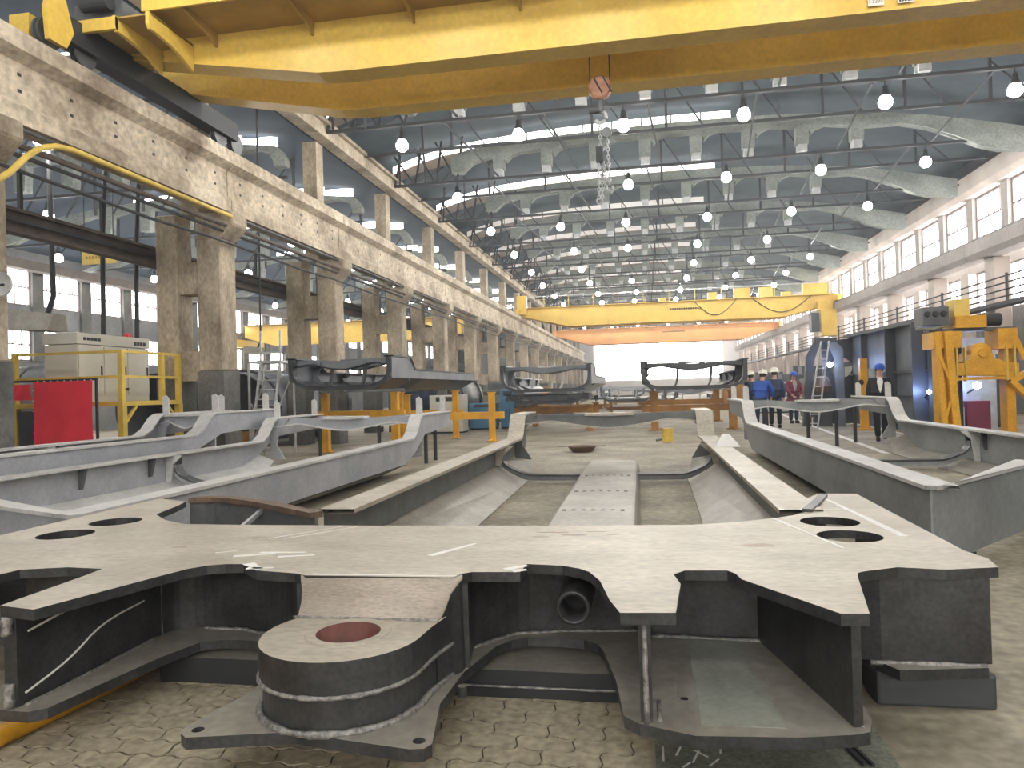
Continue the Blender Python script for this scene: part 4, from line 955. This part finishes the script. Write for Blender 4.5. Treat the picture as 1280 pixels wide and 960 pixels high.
ARM = (((-.25, .03, 1.14), (-.24, -.04, .90)), ((.25, .03, 1.14), (.25, -.02, .90)))
person('man in dark suit and white shirt with a blue cap, walking', (5.54, 18.9, 0), -.25, .05, ARM, (((-.09, -.14, .52), (-.07, -.04, .09)), ((.09, -.06, .5), (.08, .18, .13))), 'suit', 'suit', 'cap', 'cap_blue', 'shirt', 1.03, .2)
person('worker in bright blue jacket and white helmet, leaning over', (3.5, 23.7, 0), PI - .5, .35, (((-.3, -.16, 1.2), (-.2, -.34, 1.1)), ((.3, -.16, 1.2), (.2, -.34, 1.1))), (((-.11, -.03, .5), (-.11, .0, .09)), ((.11, -.03, .5), (.12, .04, .09))), 'work_blue', 'work_navy', 'helmet', 'helmet_white', None, 1.06)
person('worker in navy jacket and white helmet, beside the one in bright blue', (3.66, 26.2, 0), PI + .4, .2, ARM, (((-.11, -.03, .5), (-.11, .0, .09)), ((.11, -.03, .5), (.12, .04, .09))), 'work_navy', 'work_navy', 'helmet', 'helmet_white', None, 1.05)
person('worker in navy overalls and white helmet, right of the bright blue jacket', (4.15, 25.0, 0), PI - .2, .15, ARM, (((-.11, -.03, .5), (-.11, .0, .09)), ((.11, -.03, .5), (.12, .04, .09))), 'work_navy', 'suit', 'helmet', 'helmet_white', None, 1.08)
person('worker in maroon jacket and blue cap holding arms forward', (5.2, 27.6, 0), .2, .1, (((-.27, -.12, 1.16), (-.16, -.3, 1.02)), ((.27, -.12, 1.16), (.16, -.3, 1.02))), (((-.1, -.04, .5), (-.1, .0, .09)), ((.1, -.04, .5), (.11, .04, .09))), 'maroon', 'work_navy', 'cap', 'cap_blue', 'khaki', 1.03)

# ------------------------------------------------------------------ right: manipulator, shell under welding, arcs
GM = thing('welding_manipulator', 'orange welding positioner with trunnion cradle and grey drive head', 'machine', (0, 16.2, 0))
OY = 'stand_yellow'
for x0, x1 in ((5.68, 6.08), (6.92, 7.2)):
    MB().box(x0 + .12, x1, -.15, .15, .0, 2.35).build('column', OY, GM)
    MB().box(x0 - .1, x1 + .1, -.5, .5, 0, .08).build('base_plate', OY, GM)
MB().beam((5.86, -.3, .05), (5.74, -.3, 2.38), .1, .1).build('strut', OY, GM)
MB().beam((6.06, -.34, .05), (5.92, -.34, 2.38), .14, .12).build('strut', OY, GM)
MB().beam((5.76, -.34, 1.9), (6.02, -.34, 1.2), .08, .06).build('brace', OY, GM); MB().beam((6.0, -.34, 1.15), (5.85, -.34, .7), .06, .05).build('brace', OY, GM)
MB().box(5.68, 6.2, -.3, .3, 2.05, 2.38).build('column_head', OY, GM); MB().box(6.86, 7.2, -.3, .3, 2.0, 2.40).build('column_head', OY, GM)
MB().prism([[(6.05, 1.50), (7.2, 1.46), (7.2, 1.72), (6.95, 1.74), (6.85, 1.80), (6.3, 1.80), (6.2, 1.74), (6.05, 1.74)]], -.32, -.26, 'y').build('cradle_plate', OY, GM)
MB().prism([[(6.05, 1.50), (7.2, 1.46), (7.2, 1.72), (6.95, 1.74), (6.85, 1.80), (6.3, 1.80), (6.2, 1.74), (6.05, 1.74)]], .26, .32, 'y').build('cradle_plate', OY, GM)
MB().box(6.05, 7.2, -.34, .34, 1.40, 1.46).build('cradle_floor', OY, GM)
for x in (6.08, 6.24, 6.98, 7.12): MB().box(x - .015, x + .015, -.36, -.25, 1.38, 2.05).build('cradle_rib', 'rail_yellow', GM)
MB().lathe([(0, -.08), (.08, -.08), (.09, -.05), (.17, -.04), (.2, .0), (.2, .3), (0, .3)], (6.56, -.26, 1.93), 24, axis='y').build('trunnion', OY, GM)
MB().prism([[(6.32, 1.78), (6.8, 1.78), (6.74, 1.95), (6.38, 1.95)]], -.3, .3, 'y').build('bearing_block', OY, GM)
MB().box(6.1, 6.66, -.3, .35, 2.44, 2.68).build('carriage', OY, GM); MB().box(6.12, 6.4, -.2, .25, 2.68, 3.02).build('gear_case', 'yellow_sign', GM)
MB().lathe([(0, 0), (.11, 0), (.13, .05), (.13, .36), (0, .4)], (6.66, 0, 2.60), 16, axis='x').build('motor', 'dark_metal', GM)
MB().box(5.66, 7.25, -.15, .15, 2.38, 2.44).build('top_beam', 'mid_metal', GM)
hd = MB().box(5.52, 6.0, -.25, .25, 2.52, 2.88).build('drive_head', 'mid_metal', GM)
for k in range(3): MB().lathe([(0, -.04), (.05, -.04), (.06, .0), (.06, .05)], (5.6 + k * .15, -.27, 2.74), 12, axis='y').build('cooling_port', 'dark_metal', hd)
MB().tube([(5.4, -.2, 2.46), (5.7, -.25, 2.44), (6.0, -.2, 2.52), (6.12, -.1, 2.55)], .035, 8).build('hose', 'plate_green', GM)
MB().beam((7.12, -.2, 2.38), (7.34, -.2, 1.78), .12, .1).build('arm', OY, GM); MB().beam((7.05, -.3, 1.35), (7.55, -.3, 1.65), .13, .1).build('arm', OY, GM); MB().beam((7.05, -.3, 1.38), (7.5, -.3, .85), .15, .1).build('arm', OY, GM)
MB().beam((7.4, -.2, 0), (7.4, -.2, 1.1), .1).build('column', OY, GM)
for x in (6.28, 6.40): MB().box(x, x + .06, .4, .5, 0, 2.4).build('guide_rail', 'dark_metal', GM)
SH = thing('steel_shell', 'huge dark steel shell plate standing on edge, under welding', 'steel shell')
pth = [(7.12, 20.0), (7.05, 21.5), (6.95, 23.5), (6.82, 26.0)]
MB().wall(pth, .05, 2.9, .05).build('shell_plate', 'slate_primer', SH)
for z in (1.62, .95): MB().wall([(x - .06, y_) for x, y_ in pth], z, z + .07, .12).build('stiffener', 'dark_primer', SH)
MB().wall([(x - .1, y_) for x, y_ in pth], 2.88, 2.98, .36).build('top_lip', 'dark_primer', SH)
for y_ in (20.2, 22.3, 24.6): MB().box(6.7, 7.1, y_, y_ + .06, .05, 2.9).build('rib', 'dark_primer', SH)
arch = [(5.85, .05), (6.9, .05), (6.9, 2.9), (5.85, 2.75)]
MB().prism([arch, arc2(6.45, 1.9, .34, 0, 340, 17)], 26.0, 26.08, 'y').build('end_plate', 'dark_primer', SH)
MB().box(7.0, 7.7, 19.95, 20.02, .05, 2.9).build('edge_plate', 'dark_primer', SH)
tr_ = thing('blue_tarpaulin', 'bright blue tarpaulin slung from the top of the dark shell', 'tarpaulin')
MB().sheet([(6.75, 19.7, 3.0), (7.0, 19.6, 3.06), (7.3, 19.7, 2.99)], [(6.95, 19.65, 2.80), (7.12, 19.55, 2.72), (7.32, 19.65, 2.35)]).sheet([(7.12, 19.55, 2.72), (7.32, 19.65, 2.35)], [(7.14, 19.6, 1.6), (7.3, 19.66, 1.7)]).build('sheet', 'cap_blue', tr_)
MB().tube([(6.7, 19.72, 3.0), (7.4, 19.72, 3.0), (7.4, 19.98, 2.9)], .025, 6).build('pole', 'mid_metal', tr_)
def arc_light(label, x, y, z, e, r=.05):
    t = thing('welding_arc', label, 'welding arc', (x, y, z))
    MB().lathe([(0, -r), (r * .8, -r * .6), (r, 0), (r * .8, r * .6), (0, r)], (0, 0, 0), 10).build('arc_flame', 'arc', t, True)
    MB().tube([(.0, .0, 0), (.0, .12, -.06), (.02, .3, -.12), (.05, .7, -.2)], .02, 6).build('torch', 'black', t)
    l = bpy.data.lights.new('arc_glow', 'POINT'); l.energy = e; l.color = (.25, .4, 1.0); l.shadow_soft_size = .06
    o = bpy.data.objects.new('arc_glow', l); COL.objects.link(o); o.parent = t; o.location = (-.12, -.08, .03)
arc_light('blue-white welding arc at the foot of the dark shell', 6.95, 19.84, 1.12, 30, .06)
arc_light('blue-white welding arc inside the dark portal by the ladder', 5.95, 25.36, 2.0, 22, .09)
arc_light('blue-white welding arc behind the orange manipulator', 8.35, 20.6, 1.25, 35, .10)
LD = thing('leaning_ladder', 'pale blue aluminium ladder leaning against the dark portal', 'ladder')
for s in (0, .3): MB().beam((5.0 + s, 24.4, 0), (5.62 + s * .8, 25.0, 2.75), .05, .03).build('rail', 'light_metal', LD)
for k in range(9): MB().beam((5.0 + .62 * (k + .5) / 9.5, 24.4 + .6 * (k + .5) / 9.5, 2.75 * (k + .5) / 9.5), (5.3 + .56 * (k + .5) / 9.5, 24.4 + .6 * (k + .5) / 9.5, 2.75 * (k + .5) / 9.5), .03).build('rung', 'light_metal', LD)
PT = thing('steel_portal', 'dark upright steel portal behind the ladder', 'steel frame', (0, 25.6, 0))
MB().prism([[(5.1, .0), (5.35, 0), (5.45, 2.0), (5.7, 2.75), (5.55, 2.85), (5.25, 2.3)]], -.1, .1, 'y').build('left_cheek', 'dark_primer', PT); MB().prism([[(6.15, 0), (6.4, 0), (6.4, 2.5), (6.1, 2.85), (5.9, 2.85), (6.15, 2.2)]], -.1, .1, 'y').build('right_cheek', 'slate_primer', PT)
MB().box(5.5, 6.2, -.15, .15, 2.75, 2.88).build('head_plate', 'dark_primer', PT); MB().lathe([(0, 0), (.25, .0), (.32, .2), (.2, .5), (0, .55)], (5.72, .0, 1.1), 16).build('boss', 'rust_steel', PT)
MB().box(5.45, 6.0, -.12, .12, 0, 1.12).build('pedestal', 'cabinet_dark', PT)
OP = thing('jib_post', 'orange welding jib post with angled stay, next to the ladder', 'machine', (6.35, 23.2, 0))
MB().box(-.1, .1, -.1, .1, 0, 2.1).build('post', OY, OP); MB().beam((.08, 0, 1.25), (.5, 0, .5), .08).build('stay', OY, OP); MB().box(-.2, .2, -.2, .2, 0, .05).build('foot_plate', OY, OP)
MB().lathe([(0, -.03), (.08, -.03), (.08, .03), (0, .03)], (-.1, -.12, 1.4), 12, axis='y').build('reel', 'black', OP); MB().box(.12, .3, -.1, .1, 1.2, 1.8).build('control_box', 'light_metal', OP)
bn = thing('welding_booth', 'blue-lit welding booth with violet screen behind the orange manipulator', 'booth', (8.2, 20.8, 0))
MB().box(-.7, .9, .5, .56, 0, 2.5).build('back_panel', 'light_metal', bn); MB().box(-.1, .45, -.2, .2, 0, .85).build('red_cabinet', 'dark_red', bn); MB().box(-.65, -.2, -.3, .2, 0, .7).build('white_bin', 'cabinet_white', bn)
MB().box(-.75, -.70, -.5, .56, 0, 2.5).build('side_panel', 'slate_primer', bn)
# long pipes and guard rails on the right wall
for z in (5.2, 4.95, 4.7, 4.45): longpipe('guard_rail', 'thin dark guard rail running along the right wall windows', 'railing', 13.3, z, .03, 'dark_metal', 14, 100, group='guard rails on the right wall')
tag(MB().box(12.9, 13.4, 14, 100, 4.05, 4.2).build('gallery_walkway', 'dark_metal'), 'dark narrow gallery walkway along the right wall', 'walkway')
for k in range(14): tag(MB().box(13.26, 13.34, 18 + 6 * k, 18.08 + 6 * k, 4.2, 5.3).build('gallery_post', 'dark_metal'), 'dark upright post of the gallery railing on right wall', 'post', 'gallery railing posts')

# ------------------------------------------------------------------ shop-floor clutter down the hall
def cabinet(x, y, w_, d_, h_, m, label, group=None, rz=0.):
    t = thing('machine_cabinet', label, 'cabinet', (x, y, 0), rz, group)
    bevel(MB().box(-w_ / 2, w_ / 2, -d_ / 2, d_ / 2, .06, h_).build('body', m, t), .015)
    MB().box(-w_ / 2 + .03, w_ / 2 - .03, -d_ / 2 + .03, d_ / 2 - .03, 0, .06).build('plinth', 'black', t)
    for s in (-1, 1):
        d = MB().box(min(0, s * (w_ / 2 - .03)) + .01, max(0, s * (w_ / 2 - .03)) - .01, -d_ / 2 - .015, -d_ / 2, .12, h_ * .8).build('door', m, t)
        MB().box(s * .05 - .01, s * .05 + .01, -d_ / 2 - .03, -d_ / 2 - .015, h_ * .4, h_ * .5).build('handle', 'dark_metal', d)
    MB().box(-w_ * .3, w_ * .3, -d_ / 2 - .012, -d_ / 2, h_ * .84, h_ * .95).build('control_panel', 'cabinet_dark', t)
    return t
cabinet(-6.9, 25.5, 1.2, .8, 1.35, 'cabinet_white', 'white machine cabinet beneath the dark raised frame')
cabinet(-8.2, 25.6, .9, .7, 1.5, 'work_navy', 'navy machine cabinet between the left columns and white cabinet')
cabinet(-6.05, 27.5, 1.0, .8, 1.0, 'cabinet_blue', 'low blue machine cabinet beside the yellow trestles')
cabinet(-5.15, 27.9, .6, .6, 1.5, 'cabinet_blue', 'tall slim blue cabinet beside the low blue one')
for i, (x, y_, h_, m) in enumerate(((-7.8, 31.5, 1.7, 'cabinet_dark'), (-7.0, 34, 1.5, 'plate_green'), (-5.9, 37, 1.6, 'cabinet_dark'), (-7.8, 40, 1.9, 'mid_metal'), (-6.2, 44, 1.6, 'stand_rust'), (-7.5, 48, 1.8, 'cabinet_dark'), (-4.5, 40, 1.4, 'mid_metal'), (-7.6, 56, 2.0, 'plate_green'))):
    cabinet(x, y_, 1.3, 1.0, h_, m, ['black', 'olive', 'dark', 'grey', 'rusty', 'charcoal', 'squat grey', 'tall olive'][i] + ' machine cabinet along the left columns farther down the hall')
for i, (x, y_, h_, m) in enumerate(((9.3, 24, 1.9, 'cabinet_dark'), (10.6, 27, 2.2, 'slate_primer'), (8.6, 30, 2.0, 'plate_green'), (11.0, 32, 2.4, 'cabinet_dark'), (7.5, 33, 1.6, 'mid_metal'), (9.6, 36, 2.3, 'cabinet_dark'), (11.5, 40, 2.5, 'plate_green'), (8.0, 41, 1.9, 'mid_metal'), (6.4, 38, 1.5, 'light_metal'), (10, 46, 2.4, 'cabinet_dark'), (5.5, 46, 1.7, 'stand_rust'), (8.2, 52, 2.2, 'mid_metal'), (11.2, 55, 2.6, 'cabinet_dark'))):
    cabinet(x, y_, 1.8, 1.2, h_, m, ['black', 'slate', 'olive', 'tall black', 'low grey', 'wide black', 'tall olive', 'medium grey', 'pale grey', 'charcoal', 'rusty', 'distant grey', 'distant tall black'][i] + ' machine cabinet near the right wall beyond the dark shell')
def tanker(x, y, z, label, m, L=6.0):
    t = thing('rolled_shell', label, 'steel shell', (x, y, z))
    MB().lathe([(1.0, 0), (1.05, 0), (1.05, L), (1.0, L), (1.0, 0)], (0, 0, 1.15), 28, axis='y').build('shell', m, t, True)
    for yy in (.5, L - .5): MB().box(-.9, .9, yy - .15, yy + .15, 0, .45).build('cradle', 'stand_rust', t); MB().lathe([(1.06, -.05), (1.12, -.05), (1.12, .05), (1.06, .05)], (0, yy, 1.15), 28, axis='y').build('hoop', 'dark_metal', t)
tanker(-7.75, 26.3, 0, 'dark rolled cylinder shell behind the white stairs', 'dark_primer', 4)
tanker(-11.6, 19.5, 0, 'grey rolled cylinder shell in the side aisle', 'slate_primer', 6)
tanker(-14.5, 19.5, 0, 'black rolled cylinder shell in the side aisle', 'dark_primer', 6)
for i, (x, y_, m) in enumerate(((-1.0, 42, 'light_metal'), (2.6, 43, 'pale_primer'), (-3.8, 51, 'slate_primer'), (.8, 52.5, 'light_metal'), (-1.5, 62, 'pale_primer'))):
    raised(['light', 'pale', 'slate', 'long light', 'most distant pale'][i] + ' trough frame on the floor far down the hall', x, y_, .35 if i % 2 else .6, 3.0, 6, 1.2, .55, .9, 'slate_primer' if i % 2 else 'grey_primer', m, m)
    trestle(['first', 'second', 'third', 'fourth', 'fifth'][i] + ' low trestle under the frames far down the hall', x - 1.0, x + 1.0, y_ + 2, .35 if i % 2 else .6, .2, 'stand_rust', .2, group='low far trestles')

# ------------------------------------------------------------------ small things on the floor
tag(MB().tube([(-2.86, 1.9, .045), (-2.74, 2.65, .045), (-2.66, 3.3, .045), (-2.60, 4.1, .045)], .045, 14).build('yellow_hose', 'stand_yellow', None, True), 'thick yellow tube lying on the pavers beneath the left arm', 'tube')
cp = thing('cover_plate', 'greenish steel cover plate with chalk marks set beside the pavers', 'plate')
MB().box(.0, .27, 2.3, 3.2, 0, .006).build('plate', 'plate_green', cp)
for a, b_ in (((.03, 2.9), (.03, 3.02)), ((.08, 2.95), (.10, 3.02)), ((.14, 2.9), (.17, 3.0)), ((.15, 3.0), (.2, 2.95)), ((.2, 2.88), (.24, 2.94)), ((.1, 2.86), (.13, 2.9)), ((.25, 2.98), (.262, 3.08))):
    MB().beam((a[0], a[1], .007), (b_[0], b_[1], .007), .008, .001).build('chalk_mark', 'chalk', cp)
tag(MB().box(.272, .9, 2.2, 3.3, 0, .004).build('floor_plate', 'plate_green'), 'dirty brown floor plate under the right arm of the tan underframe', 'plate')
for x in (.735, .765): tag(MB().beam((x - .02, 3.2, .012), (x + .035, 2.95, .012), .012).build('steel_rod', 'dark_metal'), 'short dark steel rod on the dirty floor plate', 'rod', 'rods on the floor plate')
tag(MB().box(1.62, 2.0, 3.1, 3.6, 0, .03).build('timber_offcut', 'brown_metal'), 'brown timber offcut beside the black support block', 'timber')
for p, q, lb in (((7.3, 38), (6.7, 19), 'white painted floor line nearer the dark shell'), ((6.2, 36), (4.65, 15.6), 'white painted floor line nearer the grey trough frame')):
    tag(MB().beam((*p, .003), (*q, .003), .14, .005).build('floor_line', 'white_line'), lb, 'floor marking')
ws = thing('folded_sheet', 'white folded sheet lying over the right rail of the tan underframe', 'sheet', (1.05, 10.4, .632))
MB().add([(-.16, -.4, .0), (.16, -.42, .0), (.2, .25, .0), (-.1, .35, .0), (-.02, 0, .15), (.07, .05, .14)], [(0, 1, 5, 4), (3, 2, 5, 4), (0, 4, 3), (1, 2, 5)]).build('paper', 'chalk', ws)
tray = thing('parts_tray', 'rusty shallow parts tray on the floor behind the tan underframe', 'tray', (-1.45, 16.9, 0))
MB().lathe([(0, 0), (.22, 0), (.34, .13), (.32, .13), (.2, .02)], (0, 0, 0), 16).build('bowl', 'rust_steel', tray); MB().beam((-.55, 0, .13), (.55, 0, .13), .04, .02).build('handle', 'rust_steel', tray)
drum = thing('paint_drum', 'small yellow drum on the floor behind the tan underframe', 'drum', (.55, 19.5, 0))
MB().lathe([(0, 0), (.13, 0), (.14, .02), (.14, .16), (.15, .18), (.14, .2), (.14, .36), (0, .36)], (0, 0, 0), 16).build('body', 'rail_yellow', drum); MB().tube([(-.3, 0, .05), (-.1, 0, .08), (0, 0, .2)], .03, 6).build('spout', 'mid_metal', drum)
